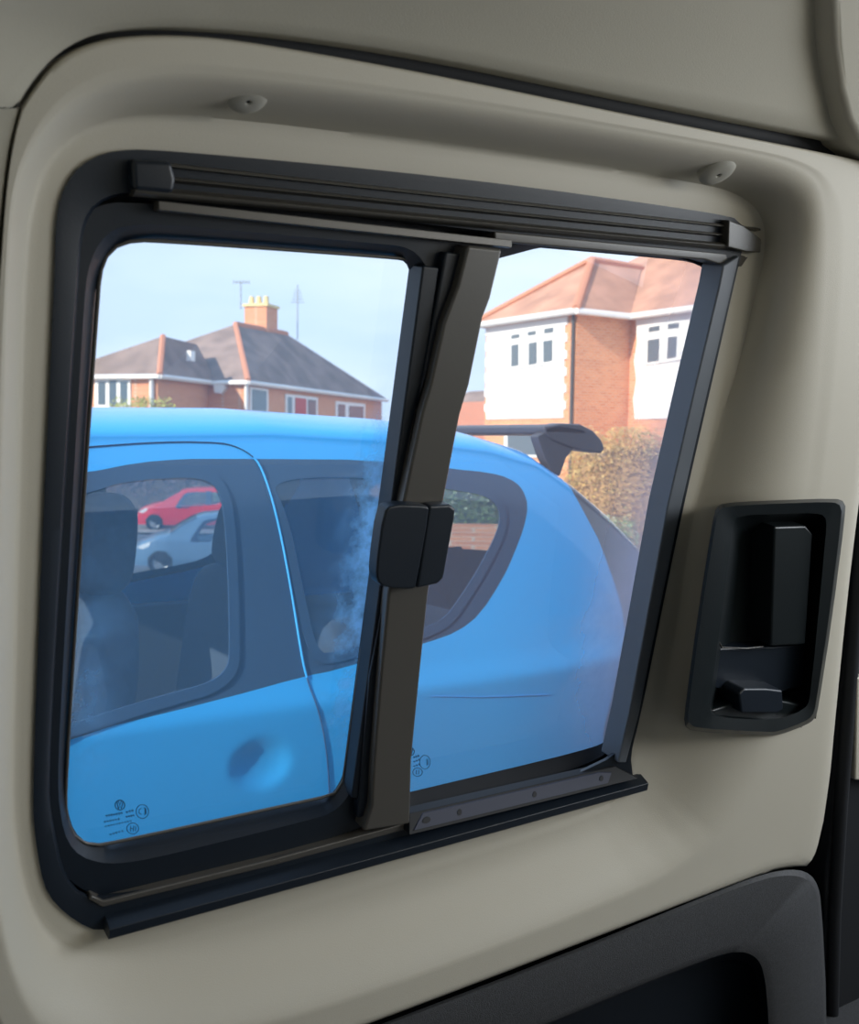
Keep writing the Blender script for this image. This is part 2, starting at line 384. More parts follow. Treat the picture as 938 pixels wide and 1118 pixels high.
# flat divider strip
dv = wp(prism('divider', [(511, 268), (549, 272), (536, 326), (528, 347), (513, 420), (503, 453), (485, 546), (468, 650), (457, 758), (450, 830), (448, 900), (397, 908), (406, 880), (408, 835), (414, 758), (424, 650), (441, 546), (461, 450), (470, 420), (485, 352), (500, 312)], 0.016, -0.012, M_GREYALU, bevel=0.003), 'flat grey metal divider strip')
# sash top rail
wp(sweep('sash_top_rail', W(172, 219, 0.006), W(557, 262, 0.006), [(0, -0.02), (0, 0.003), (0.0065, 0.004), (0.0075, 0.0), (0.0075, -0.02)], M_GREYALU, bevel=0.0006))
# top track
Pt, Pr = W(146, 174, 0.008), W(829, 249, 0.008)
wp(sweep('top_track', Pt, Pr, [(0, -0.03), (-0.001, -0.006), (0.0005, 0.002), (0.0025, 0.003), (0.0035, -0.004), (0.006, -0.005), (0.009, -0.004), (0.010, 0.001), (0.0115, 0.002), (0.013, -0.003), (0.0155, -0.006),
    (0.0185, -0.004), (0.0195, 0.004), (0.0215, 0.006), (0.0235, 0.005), (0.0245, 0.002), (0.026, 0.000), (0.026, -0.03)], M_BLK2, bevel=0.0003))
wp(prism('track_end_cap', [(144, 174), (188, 176), (193, 196), (190, 212), (146, 208)], 0.016, -0.02, M_BLK, bevel=0.004))
wp(prism('track_end_cap', [(796, 240), (812, 246), (832, 261), (831, 276), (815, 275), (795, 270)], 0.0165, -0.02, M_BLK2, bevel=0.0015))
# header between top track and the fixed pane
wp(prism('header_strip', [(540, 252), (820, 279), (810, 292), (790, 290), (770, 284), (540, 264)], 0.004, -0.04, M_GREYALU, bevel=0.002))
# bottom track: shelf and lip
Q0, Q1 = W(112, 1000, 0.0), W(696, 846, 0.0)
wp(sweep('bottom_track', Q0, Q1, [(-0.008, -0.03), (-0.008, -0.006), (-0.0005, 0.016), (0.0010, 0.020), (0.010, 0.020), (0.012, 0.018), (0.012, -0.02)], M_BLK, bevel=0.0008))
M_SHELF = mat('sill_black', (0.016, 0.018, 0.022), .6, spec=.3); M_SHELF2 = mat('sill_slate', (0.045, 0.052, 0.085), .55, spec=.3)
def shelf_pt(px, s, h=0.0):
    """point on the sloping sill shelf at photo column px, s from its back edge (0) to its front edge (1)"""
    yb, yf = 888 - (px - 448) * .2290, 911 - (px - 450) * .2470
    return W(px, yb + (yf - yb) * s, .007 + .012 * s + h)
wp(prism3('sill_shelf', [shelf_pt(a, s) for a, s in ((447, 0), (560, 0), (672, 0), (697, 1.0), (560, 1), (447, 1))], NRM * -.012, M_SHELF, None, .0006))
wp(prism3('shelf_strip', [shelf_pt(a, s, .0009) for a, s in ((452, .84), (462, .14), (655, .14), (668, .3), (664, .84))], NRM * -.002, M_SHELF2, None, 0.0003), 'slate blue strip along the sill track')
for a, rr in ((466, .0050), (502, .0030), (584, .0030), (657, .0030)):
    c_ = shelf_pt(a, .5, .0014); e1 = (shelf_pt(a + 5, .5) - shelf_pt(a - 5, .5)).normalized(); e2 = (shelf_pt(a, 1) - shelf_pt(a, 0)).normalized()
    wp(prism3('screw_hole', [c_ + e1 * rr * math.cos(t * .5236) + e2 * .0032 * math.sin(t * .5236) for t in range(12)], NRM * -.003, M_RUB, None))
wp(prism('sash_foot', [(100, 978), (114, 984), (300, 938), (447, 898), (447, 905), (300, 945), (112, 991), (97, 982)], 0.006, -0.02, M_GREYALU, bevel=0.0015))
# latch, two plates
lat = wp(prism('latch', [(419, 560), (428, 551), (466, 552), (470, 556), (455, 640), (452, 644), (420, 642), (412, 635), (411, 620)], 0.032, 0.016, M_BLK, bevel=0.003, it=1))
o = prism('latch_button', [(469, 552), (492, 551), (498, 556), (497, 566), (485, 632), (478, 638), (455, 643)], 0.031, 0.016, M_BLK, bevel=0.003, it=0); o.parent = lat

# panes, with mist along the sliding pane's edge and glare haze painted into the fixed one's film
def tobj(t, n, k, spots):
    """film factor: base noise plus soft patches in the pane's own object space"""
    geo = n('ShaderNodeNewGeometry')
    total = None
    for (c, rx, amt, nz) in spots:
        sub = n('ShaderNodeVectorMath'); sub.operation = 'SUBTRACT'; k(geo.outputs['Position'], sub.inputs[0]); sub.inputs[1].default_value = c
        du = n('ShaderNodeVectorMath'); du.operation = 'DOT_PRODUCT'; k(sub.outputs[0], du.inputs[0]); du.inputs[1].default_value = U / rx[0]
        dvv = n('ShaderNodeVectorMath'); dvv.operation = 'DOT_PRODUCT'; k(sub.outputs[0], dvv.inputs[0]); dvv.inputs[1].default_value = V / rx[1]
        a = n('ShaderNodeMath'); a.operation = 'MULTIPLY'; k(du.outputs['Value'], a.inputs[0]); k(du.outputs['Value'], a.inputs[1])
        b = n('ShaderNodeMath'); b.operation = 'MULTIPLY_ADD'; k(dvv.outputs['Value'], b.inputs[0]); k(dvv.outputs['Value'], b.inputs[1]); k(a.outputs[0], b.inputs[2])
        r = n('ShaderNodeMath'); r.operation = 'MULTIPLY'; k(b.outputs[0], r.inputs[0]); r.inputs[1].default_value = -1.0
        ex = n('ShaderNodeMath'); ex.operation = 'EXPONENT'; k(r.outputs[0], ex.inputs[0])
        m_ = n('ShaderNodeMath'); m_.operation = 'MULTIPLY'; k(ex.outputs[0], m_.inputs[0]); m_.inputs[1].default_value = amt
        cur = m_
        if nz:
            tx = n('ShaderNodeTexNoise'); tx.inputs['Scale'].default_value = nz; tx.inputs['Detail'].default_value = 6; tx.inputs['Roughness'].default_value = .6
            k(geo.outputs['Position'], tx.inputs['Vector'])
            rr = n('ShaderNodeMapRange'); rr.inputs[1].default_value = .38; rr.inputs[2].default_value = .62; k(tx.outputs[0], rr.inputs[0])
            mm = n('ShaderNodeMath'); mm.operation = 'MULTIPLY'; k(cur.outputs[0], mm.inputs[0]); k(rr.outputs[0], mm.inputs[1]); cur = mm
        if total is None: total = cur
        else:
            s = n('ShaderNodeMath'); s.operation = 'ADD'; k(total.outputs[0], s.inputs[0]); k(cur.outputs[0], s.inputs[1]); total = s
    return total
def mist_haze(spots, base):
    def f(t, n, k, m3):
        tot = tobj(t, n, k, spots)
        s = n('ShaderNodeMath'); s.operation = 'ADD'; s.use_clamp = True; k(tot.outputs[0], s.inputs[0]); s.inputs[1].default_value = base
        k(s.outputs[0], m3.inputs[0])
    return f
GLASS_L = glass('sliding_pane_glass', (0.97, 0.985, 0.99), film=0.05, film_col=(0.30, 0.64, 1.0),  # blue of scattered sky and car light put into the film colour
    setup=mist_haze([(W(402, 560, -0.03), (0.020, 0.075), 0.6, 60), (W(405, 600, -0.03), (0.012, 0.12), 0.3, 0), (W(385, 690, -0.03), (0.024, 0.11), 0.6, 45), (W(85, 740, -0.03), (0.03, 0.10), 0.25, 30)], 0.16))
GLASS_R = glass('fixed_pane_glass', (0.97, 0.985, 0.99), film=0.06, film_col=(0.86, 0.76, 0.88),
    setup=mist_haze([(W(705, 640, -0.05), (0.075, 0.22), 0.55, 0), (W(655, 700, -0.05), (0.10, 0.10), 0.12, 12), (W(765, 400, -0.05), (0.06, 0.2), 0.4, 0)], 0.13))
def pane(name, loop, w_, m, c):
    q = [W(a, b, w_) for a, b in cast_loop(chaikin(loop, 2), np.array(c, float), 90)]
    cc = sum(q, Vector()) / len(q)
    q = [cc + (p - cc) * 1.015 for p in q]
    return link(name, q, [tuple(range(len(q)))], m, None, 0)
pl = wp(pane('sliding_pane', GL, -0.030, GLASS_L, cS))
pr_ = wp(pane('fixed_pane', GR, -0.046, GLASS_R, (590, 560)))
M_ETCH = mat('etched_mark', (0.02, 0.10, 0.22), 0.8)
def ringmark(cx_, cy_, rx, ry, w_, th, par, extra=()):
    pts = [W(cx_ + rx * math.cos(t * math.pi / 12), cy_ + ry * math.sin(t * math.pi / 12), w_) for t in range(24)]
    o = tube('glass_mark', pts, th, M_ETCH, closed=True, sides=5); adopt(o, par)
    for seg in extra:
        o = tube('glass_mark', [W(cx_ + a * rx, cy_ + b * ry, w_) for a, b in seg], th, M_ETCH, sides=5); adopt(o, par)
def dashes(lines, w_, par):
    for (x0, y0, x1, y1, n, h) in lines:
        for i in range(n):
            t = (i + .5) / n; x_ = x0 + (x1 - x0) * t; y_ = y0 + (y1 - y0) * t; l = abs(x1 - x0) / n * .34
            hh = h * (0.7 + 0.3 * ((i * 7) % 3) / 2)
            o = tube('glass_mark', [W(x_ - l, y_ + .3 * hh, w_), W(x_ - l * .3, y_ - .5 * hh, w_), W(x_ + l * .5, y_ + .5 * hh, w_), W(x_ + l, y_ - .3 * hh, w_)], 0.00035, M_ETCH, sides=4); adopt(o, par)
vw = [[(-.62, -.7), (-.3, .75), (0, .05), (.3, .75), (.62, -.7)], [(-.35, -.9), (0, -.1), (.35, -.9)]]
ringmark(131, 879, 5.2, 5.4, -0.029, 0.0005, pl, vw)
ringmark(155.5, 886, 6.8, 7.6, -0.029, 0.0004, pl, [[(-.1, -.45), (-.5, -.3), (-.55, .2), (-.15, .4)], [(.4, -.5), (.45, .0), (.4, .5)], [(.2, -.5), (.5, -.5)], [(.55, -.4), (.6, .4)]])
ringmark(145, 904.5, 6.4, 6.0, -0.029, 0.0004, pl, [[(-.4, .5), (-.35, -.5)], [(.1, .5), (.15, -.5)], [(-.4, 0), (.1, 0)], [(.5, .5), (.5, -.4)]])
dashes([(115, 891, 134, 887.5, 7, 3), (137, 887, 146, 884.5, 3, 3.2), (113, 897.5, 131, 894, 6, 2.6), (137, 892, 147, 890, 4, 2.6), (114, 902.5, 144, 896, 10, 1.8), (119, 911.5, 135, 907, 5, 2.2)], -0.029, pl)
ringmark(464, 832, 5.8, 7.5, -0.045, 0.0004, pr_, [[(.35, -.5), (.4, .5)], [(.55, -.4), (.6, .4)]])
ringmark(456, 843, 5.2, 4.6, -0.045, 0.0004, pr_, [[(-.3, .5), (-.25, -.5)], [(.2, .5), (.25, -.5)]])
dashes([(451, 827, 458, 825, 3, 3), (451, 832, 459, 829, 3, 2.4), (451, 837, 459, 834, 3, 2)], -0.045, pr_)
ringmark(448, 820.5, 4.4, 4.6, -0.045, 0.0005, pr_, vw)

# ================================================================== pull handle
hd = empty('recessed_pull', W(850, 790, 0.04), 'black recessed door pull handle set in the beige panel right of the window', 'door handle')
HO = [(778, 570), (781, 556), (787, 549), (850, 546), (912, 544), (922, 547), (924, 556), (908, 680), (894, 770), (891, 784), (882, 791), (850, 803), (835, 803), (758, 799), (747, 794), (747, 780), (762, 670)]
HI = [(797, 600), (799, 572), (806, 563), (850, 561), (895, 560), (903, 566), (902, 582), (885, 762), (880, 774), (848, 787), (780, 783), (774, 776), (778, 745)]
HJ = [(801, 610), (803, 580), (809, 571), (850, 569), (886, 569), (893, 574), (892, 590), (878, 755), (874, 766), (846, 778), (784, 775), (779, 769), (783, 745)]
cH = (838, 670)
def hp(o, par=None):
    adopt(o, par or hd); return o
hp(loft('bezel', [(HO, 0.000), (HO, 0.069), ([(a + (838 - a) * .05, b + (672 - b) * .03) for a, b in HO], 0.079), (HI, 0.075), (HI, 0.062)], M_HAND, None, cH, it=1, n=160))
hp(loft('cup', [(HI, 0.069), (HJ, 0.047), ([(a + (838 - a) * .15, b + (670 - b) * .1) for a, b in HJ], 0.033)], M_HAND, None, cH, closed_end=True, it=1, n=160))
hp(prism('pull_grip', [(846, 575), (880, 574), (888, 583), (886, 610), (880, 704), (842, 706)], 0.066, 0.031, M_HAND, bevel=0.003))
hp(prism('lower_ledge', [(785, 708), (842, 706), (880, 703), (877, 750), (846, 758), (779, 752)], 0.051, 0.031, M_BLK, bevel=0.003))
hp(tube('lip', [W(a, b, 0.059) for a, b in [(799, 572), (793, 640), (785, 700), (788, 707), (815, 708), (833, 706)]], 0.0011, M_BLK2))
hp(prism('floor_ledge', [(776, 776), (800, 768), (848, 764), (880, 770), (876, 778), (848, 788), (782, 784)], 0.064, 0.031, M_HAND, bevel=0.003))
kb = hp(prism('lock_knob', [(807, 758), (813, 752), (838, 752), (855, 754), (856, 775), (848, 779), (810, 779)], 0.077, 0.042, M_BLK, bevel=0.003))

# lower dark pocket panel
pk = empty('door_pocket', W(700, 1050, 0.05), 'charcoal grained plastic door pocket panel below the beige panel', 'door pocket')
PO = [(330, 1150), (430, 1113), (600, 1048), (800, 966), (838, 953), (862, 949), (880, 951), (892, 962), (897, 985), (903, 1100), (905, 1400), (200, 1600), (100, 1500), (150, 1220)]
PI = [(560, 1133), (600, 1117), (700, 1075), (780, 1044), (808, 1038), (826, 1044), (835, 1062), (840, 1120), (845, 1330), (500, 1400), (380, 1350), (420, 1195)]
cP = (650, 1200)
o = loft('panel', [(PO, 0.03), (PO, 0.062), ([(a + (650 - a) * .012, b + (1200 - b) * .025) for a, b in PO], 0.069), ([(a + (a - 650) * .04, b + (b - 1200) * .06) for a, b in PI], 0.071), (PI, 0.066), (PI, 0.03)], M_DARKP, None, cP, it=1, n=300); adopt(o, pk)
o = loft('pocket', [(PI, 0.03), ([(a + (650 - a) * .04, b + (1200 - b) * .05) for a, b in PI], 0.004)], M_BLK, None, cP, it=1, closed_end=True, n=160); adopt(o, pk)

# trim clips
def clip(cx_, cy_, rx, w_, nrm, label):
    base = W(cx_, cy_, w_); nrm = nrm.normalized()
    e_ = empty('trim_clip', base, label, 'trim clip', 'plastic clips in the beige panel')
    e1 = (U - nrm * U.dot(nrm)).normalized(); e2 = nrm.cross(e1)
    vs, F = [], []; nn = 28
    prof = [(1.0, -0.006), (1.0, 0.0015), (.9, .0032), (.6, .0048), (.25, .0054), (.16, .0052), (.12, .0035)]
    R = rx / FPX * (base - EYE).length
    for (s, h) in prof:
        for k in range(nn):
            t = 2 * math.pi * k / nn
            vs.append(base + e1 * R * s * math.cos(t) + e2 * R * s * math.sin(t) + nrm * h)
    for i in range(len(prof) - 1):
        for k in range(nn): F.append((i * nn + k, i * nn + (k + 1) % nn, (i + 1) * nn + (k + 1) % nn, (i + 1) * nn + k))
    F.append(tuple((len(prof) - 1) * nn + k for k in range(nn)))
    adopt(link('cap', vs, F, M_CLIP, None, 40), e_)
    c_ = base + nrm * 0.0037
    adopt(link('pin_hole', [c_ + (e1 * math.cos(k * .6283) + e2 * math.sin(k * .6283)) * R * .11 for k in range(10)] + [c_ + nrm * .0003], [(k, (k + 1) % 10, 10) for k in range(10)], M_RUB, None, 0), e_)
clip(270, 106, 21, 0.042, NRM * .62 - V * .78, 'round plastic clip above the sliding pane, left of the other upper one')
clip(783, 187, 19, 0.042, NRM * .62 - V * .78, 'round plastic clip above the right end of the top track')
clip(863, 358, 17, 0.043, NRM * .86 - U * .5, 'round plastic clip between the window and the pull handle')

# rest of the cabin, out of view: closes the van so that light comes in through its windows only
def st(o, lab): tag(o, lab, kind='structure'); return o
st(box('floor', (-1.3, -0.95, 0.42), (2.3, 1.1, 0.46), M_DARKP), 'dark van floor')
st(box('wall_back', (-1.34, -1.0, 0.42), (-1.28, 0.7, 1.95), M_HEAD), 'rear of the van cabin')
st(box('wall_opposite', (-1.3, -1.0, 0.42), (2.3, -0.96, 1.95), M_TRIM), 'opposite side of the van cabin')
st(box('wall_front', (2.26, -1.0, 0.42), (2.3, 0.9, 1.2), M_DARKP), 'dashboard end of the van cabin')
# ================================================================== ground and street
def gz(x, y):
    d = x * fh.x + y * fh.y
    t = max(0.0, min(1.0, (d - 5.0) / 14.0)); t = t * t * (3 - 2 * t)
    return -1.70 * t - .003 * max(0.0, d - 20)
def ground_mesh(name, f, nu, nv, m, dz=0.0, kind='structure', label=None):
    """f(u,v) -> (x,y); draped on the slope"""
    vs, F = [], []
    for i in range(nu + 1):
        for j in range(nv + 1):
            x_, y_ = f(i / nu, j / nv); vs.append((x_, y_, gz(x_, y_) + dz))
    for i in range(nu):
        for j in range(nv):
            a = i * (nv + 1) + j; F.append((a, a + nv + 1, a + nv + 2, a + 1))
    o = link(name, vs, F, m, None, 180)
    return tag(o, label, kind=kind)
M_ASPH = mat('asphalt', (0.17, 0.18, 0.20), 0.9, var=0.2, vscale=3, coords='Object')
M_DRIVE = mat('driveway', (0.46, 0.38, 0.33), 0.95, var=0.2, vscale=1.5)
M_PAVE = mat('pavement', (0.42, 0.38, 0.34), 0.95, var=0.12, vscale=2)
M_LINE = mat('road_paint', (0.85, 0.83, 0.78), 0.7)
M_GRASS = mat('verge_grass', (0.10, 0.16, 0.04), 0.95, var=0.3, vscale=4)
ground_mesh('ground', lambda u, v: (-40 + 110 * u, -6 + 96 * v), 80, 80, M_DRIVE, -0.02, label='pale ground around the parked cars and houses')
rd = (Vector((RGT.x, RGT.y, 0)).normalized()); rn = Vector((fh.x, fh.y, 0))
def strip(d0, d1, l0, l1):
    return lambda u, v: tuple((rn * (d0 + (d1 - d0) * v) + rd * (l0 + (l1 - l0) * u))[:2])
ground_mesh('road', strip(20, 34.6, -40, 2), 60, 30, M_ASPH, 0.0, label='grey asphalt road seen through the blue car')
ground_mesh('road_marking', strip(29.6, 30.8, -40, 1.5), 40, 2, M_LINE, 0.012, label='white line painted on the road')
ground_mesh('pavement', strip(34.6, 39.0, -40, 2), 40, 4, M_PAVE, 0.06, label='pale pavement beyond the road')

# ================================================================== houses
def brickmat(name, c1, c2, mortar, sc=1.0):
    m = bpy.data.materials.new(name); m.use_nodes = True; t = m.node_tree; b = t.nodes['Principled BSDF']; b.inputs['Roughness'].default_value = .9
    tcn = t.nodes.new('ShaderNodeTexCoord'); sp = t.nodes.new('ShaderNodeSeparateXYZ'); t.links.new(tcn.outputs['Object'], sp.inputs[0])
    ad = t.nodes.new('ShaderNodeMath'); ad.operation = 'ADD'; t.links.new(sp.outputs[0], ad.inputs[0]); t.links.new(sp.outputs[1], ad.inputs[1])
    cb = t.nodes.new('ShaderNodeCombineXYZ'); t.links.new(ad.outputs[0], cb.inputs[0]); t.links.new(sp.outputs[2], cb.inputs[1])
    br = t.nodes.new('ShaderNodeTexBrick'); t.links.new(cb.outputs[0], br.inputs[0])
    br.inputs['Color1'].default_value = (*c1, 1); br.inputs['Color2'].default_value = (*c2, 1); br.inputs['Mortar'].default_value = (*mortar, 1)
    br.inputs['Scale'].default_value = 1.0; br.inputs['Brick Width'].default_value = .225 * sc; br.inputs['Row Height'].default_value = .075 * sc; br.inputs['Mortar Size'].default_value = .008 * sc
    t.links.new(br.outputs[0], b.inputs['Base Color']); return m
M_BRICK = brickmat('orange_brick', (0.74, 0.31, 0.14), (0.62, 0.23, 0.10), (0.62, 0.48, 0.36))
M_BRICK2 = brickmat('red_brick', (0.52, 0.18, 0.11), (0.42, 0.14, 0.09), (0.5, 0.40, 0.33))
M_TILE_R = mat('red_roof_tiles', (0.46, 0.25, 0.17), 0.85, var=0.2, vscale=1.2)
M_TILE_B = mat('brown_roof_tiles', (0.27, 0.20, 0.17), 0.85, var=0.2, vscale=1.0)
M_RIDGE = mat('ridge_tiles', (0.55, 0.24, 0.14), 0.8)
M_WHITE = mat('white_render', (0.86, 0.86, 0.85), 0.85)
M_UPVC = mat('white_upvc', (0.82, 0.82, 0.80), 0.5)
M_HGLASS = mat('house_window_glass', (0.10, 0.13, 0.15), 0.08, spec=0.8)
M_POT = mat('clay_chimney_pot', (0.75, 0.60, 0.30), 0.8)
M_PIPE = mat('dark_downpipe', (0.05, 0.05, 0.05), 0.5)
M_ALU = mat('aerial_metal', (0.35, 0.35, 0.36), 0.4, metal=0.6)
M_DOORRED = mat('red_door', (0.50, 0.06, 0.04), 0.5)
# tile courses on roofs
for mm in (M_TILE_R, M_TILE_B):
    t = mm.node_tree; b = t.nodes['Principled BSDF']; wv = t.nodes.new('ShaderNodeTexWave'); tcn = t.nodes.new('ShaderNodeTexCoord')
    wv.bands_direction = 'Z'; wv.inputs['Scale'].default_value = 1.6; wv.wave_profile = 'SAW'; t.links.new(tcn.outputs['Object'], wv.inputs[0])
    bp = t.nodes.new('ShaderNodeBump'); bp.inputs['Strength'].default_value = .9; bp.inputs['Distance'].default_value = .06
    t.links.new(wv.outputs['Fac'], bp.inputs['Height']); t.links.new(bp.outputs[0], b.inputs['Normal'])

def hitp(px, py, P0, n):
    d = ray(px, py); return EYE + d * ((P0 - EYE).dot(n) / d.dot(n))
def online(px, P0, d):
    """point of the line P0+t*d that the photo shows at column px (rows follow from the line)"""
    k = (px - CX) / FPX; q = P0 - EYE
    t = (k * q.dot(FWD) - q.dot(RGT)) / (d.dot(RGT) - k * d.dot(FWD)); return P0 + d * t
def face_prism(name, pxs, P0, n, thick, m, root, off=0.0):
    """panel on a facade plane with outward normal n"""
    pts = [hitp(a, b, P0, n) + n * off for a, b in pxs]
    return adopt(prism3(name, [p + n * thick for p in pts], -n * thick, m, None), root)
def wallbox(name, corners, zb, zt, m, root):
    """closed wall block from plan corners"""
    return adopt(prism3(name, [Vector((c.x, c.y, zt)) for c in corners], Vector((0, 0, zb - zt)), m), root)
def roofmesh(name, verts, faces, m, root, th=0.12):
    o = link(name, verts, faces, m, None, 0)
    s = o.modifiers.new('solid', 'SOLIDIFY'); s.thickness = th; s.offset = -1 if True else 0
    return adopt(o, root)
def bar(name, A, B, r, m, root, sides=6): return adopt(tube(name, [A, B], r, m, None, sides), root)
def window(root, outer, panes, P0, n, name='window'):
    f = face_prism(name, outer, P0, n, 0.05, M_UPVC, root)
    for p in panes:
        g = face_prism('pane', p, P0, n, 0.01, M_HGLASS, root, 0.052)
        g.parent = f; g.matrix_parent_inverse = f.matrix_world.inverted()
    return f
def q4(x0, y0, x1, y1, s=0.0):
    """photo rectangle whose right side sits s higher"""
    return [(x0, y0), (x1, y0 - s), (x1, y1 - s), (x0, y1)]

# ---- right-hand house
Z = Vector((0, 0, 1)); X_ = Vector((1, 0, 0)); Y_ = Vector((0, 1, 0))
C1 = at(630, 339, 27); ez = C1.z
X1, Yn = C1.x, C1.y
far_ = online(531, C1, Y_); Yf = far_.y
c2 = online(689, C1, X_); X2 = c2.x
gR = gz(X1, Yn) - 0.3
hR = empty('rendered_house', (X1 + 3, Yn, gR), 'brick house with white rendered upper panels and red tiled hipped roof, right of the divider', 'house')
wallbox('front_wing_wall', [Vector((X1, Yn, 0)), Vector((X2 + 2, Yn, 0)), Vector((X2 + 2, Yf, 0)), Vector((X1, Yf, 0))], gR, ez - .02, M_BRICK, hR)
wallbox('main_wall', [Vector((X2, Yn - 9, 0)), Vector((X2 + 8, Yn - 9, 0)), Vector((X2 + 8, Yf + 1.5, 0)), Vector((X2, Yf + 1.5, 0))], gR, ez - .02, M_BRICK, hR)
nX = Vector((-1, 0, 0)); PA = Vector((X1, Yn, 0)); PB = Vector((X2, Yn, 0))
zb_ = hitp(622, 456, PA, nX).z
# white render, ragged where it meets the brick corners
def ragged(px_l, px_r, top, bot, P0):
    L, R = hitp(px_l, 400, P0, nX).y, hitp(px_r, 400, P0, nX).y
    pts = []; k = 12
    for i in range(k + 1):
        z = zb_ + (top - zb_) * i / k; pts.append((L + (0.10 if i % 2 else -0.0), z))
        if i < k: pts.append((L + (0.10 if i % 2 else -0.0), z + (top - zb_) / k * .98))
    rt = []
    for i in range(k + 1):
        z = top - (top - zb_) * i / k; rt.append((R + (0.12 if i % 2 else 0.02), z))
        if i < k: rt.append((R + (0.12 if i % 2 else 0.02), z - (top - zb_) / k * .98))
    return [Vector((P0.x - .04, y, z)) for y, z in pts + rt]
adopt(prism3('render_panel', ragged(533, 620, ez - .12, 0, PA), (0.04, 0, 0), M_WHITE), hR)
ymn = hitp(800, 400, PB, nX).y
adopt(prism3('render_panel', [Vector((X2 - .04, y, z)) for y, z in [(Yn - .22, ez - .12), (Yn - .30, ez - .7), (Yn - .2, ez - 1.2), (Yn - .3, ez - 1.7), (Yn - .2, ez - 2.2), (Yn - .28, zb_), (Yn - 8.5, zb_), (Yn - 8.5, ez - .12)]], (0.04, 0, 0), M_WHITE), hR)
P0A = PA + nX * .04; P0B = PB + nX * .04
window(hR, [(556, 364), (608, 355), (608, 397), (556, 404)], [[(560, 366), (569, 364.5), (569, 369), (560, 370.5)], [(578, 362.5), (587, 361), (587, 365.5), (578, 367)], [(596, 359), (606, 357.5), (606, 363), (596, 364.5)],
    [(560, 377), (568, 375.5), (568, 399), (560, 400.5)], [(579, 375), (588, 373), (588, 397), (579, 399)], [(595, 372.5), (605, 371), (605, 394), (595, 396)]], P0A, nX)
window(hR, [(706, 357), (745, 351), (744, 393), (705, 399)], [[(710, 357.5), (722, 355.5), (722, 361), (710, 363)], [(731, 354), (743, 352.5), (743, 358), (731, 359.5)], [(709, 371.5), (722, 369.5), (721, 394), (708.5, 396)], [(731, 368.5), (741, 367), (740, 390), (730, 392)]], P0B, nX)
# lower windows, mostly behind the blue car
window(hR, [(552, 470), (606, 472), (606, 500), (552, 498)], [[(556, 473), (602, 474.5), (602, 497), (556, 496)]], PA, nX)
# roofs
oh = 0.28; ym = (Yn + Yf) / 2
A_ = hitp(646, 285, Vector((0, ym, 0)), Y_)
eN, eF = Vector((X1 - oh, Yn - oh, ez)), Vector((X1 - oh, Yf + oh, ez))
MR = Vector((X2 + 4.2, 0, ez + 3.5))
kx = (A_.z - ez) / 3.5 * 4.5
Rb = Vector((X2 - oh + kx + .3, ym, A_.z))
vN, vF = Vector((X2 - oh + .0, Yn - oh, ez)), Vector((X2 - oh, Yf + oh, ez))
roofmesh('front_roof', [eN, eF, A_, Rb, vN, vF], [(0, 2, 1), (0, 4, 3, 2), (1, 2, 3, 5)], M_TILE_R, hR)
m0, m1 = Vector((X2 - oh, Yn - 9.3, ez)), Vector((X2 - oh, Yf + 1.8, ez))
n0, n1 = Vector((X2 + 8.3, Yn - 9.3, ez)), Vector((X2 + 8.3, Yf + 1.8, ez))
r0_, r1_ = Vector((X2 + 4.2, Yn - 6, ez + 3.0)), Vector((X2 + 4.2, Yf - 1.6, ez + 3.0))
roofmesh('main_roof', [m0, m1, n1, n0, r0_, r1_], [(0, 4, 5, 1), (1, 5, 2), (2, 5, 4, 3), (3, 4, 0)], M_TILE_R, hR)
bar('ridge_tiles', eN, A_ + Z * .03, 0.11, M_RIDGE, hR); bar('ridge_tiles', eF, A_ + Z * .03, 0.11, M_RIDGE, hR); bar('ridge_tiles', A_ + Z * .03, Rb, 0.11, M_RIDGE, hR)
for a, b in ((eN, eF), (eN, vN), (m0, vN)):
    bar('gutter', a - Z * .06, b - Z * .06, 0.085, M_UPVC, hR)
bar('downpipe', Vector((X1 - .07, Yn + .06, ez - .1)), Vector((X1 - .07, Yn + .06, gR)), 0.05, M_PIPE, hR)

# ---- left-hand house
Mc = at(268, 416, 45); bz = Mc.z
azb = YAW + math.radians(17.2)
B_ = Vector((math.sin(azb), math.cos(azb), 0)); A2_ = Vector((-B_.y, B_.x, 0))
v0_ = online(228, Mc, A2_); Wc = online(172, v0_, -B_); W1 = online(60, Wc, A2_); E1 = online(417, Mc, B_)
gL = gz(Mc.x, Mc.y) - .5
hL = empty('hipped_roof_house', (Mc.x, Mc.y, gL), 'orange brick house with brown hipped roofs and a tall chimney, seen through the sliding pane', 'house')
wdt = 8.5
wallbox('main_wall', [Mc, E1, E1 + A2_ * wdt, Mc + A2_ * wdt], gL, bz, M_BRICK, hL)
wallbox('wing_wall', [Wc, v0_ + B_ * .5, v0_ + B_ * .5 + A2_ * (W1 - Wc).length, W1], gL, bz, M_BRICK, hL)
P1 = at(257, 354, 50); P2 = at(313, 365, 54.2); P2.z = P1.z
oh2 = .25
e0 = Mc - B_ * oh2 - A2_ * oh2; e1 = E1 + B_ * oh2 - A2_ * oh2; e2 = E1 + B_ * oh2 + A2_ * (wdt + oh2); e3 = Mc - B_ * oh2 + A2_ * (wdt + oh2)
roofmesh('main_roof', [e0, e1, e2, e3, P1, P2], [(0, 4, 5, 1), (1, 5, 2), (2, 5, 4, 3), (3, 4, 0)], M_TILE_B, hL)
w0 = Wc - B_ * oh2 - A2_ * oh2; w1 = W1 - B_ * oh2 + A2_ * oh2; vv = v0_ - A2_ * oh2 - B_ * .2; w3 = w1 + B_ * 6
Q1 = at(178, 367, 43); Q2 = at(215, 373, 46.5); Q2.z = Q1.z
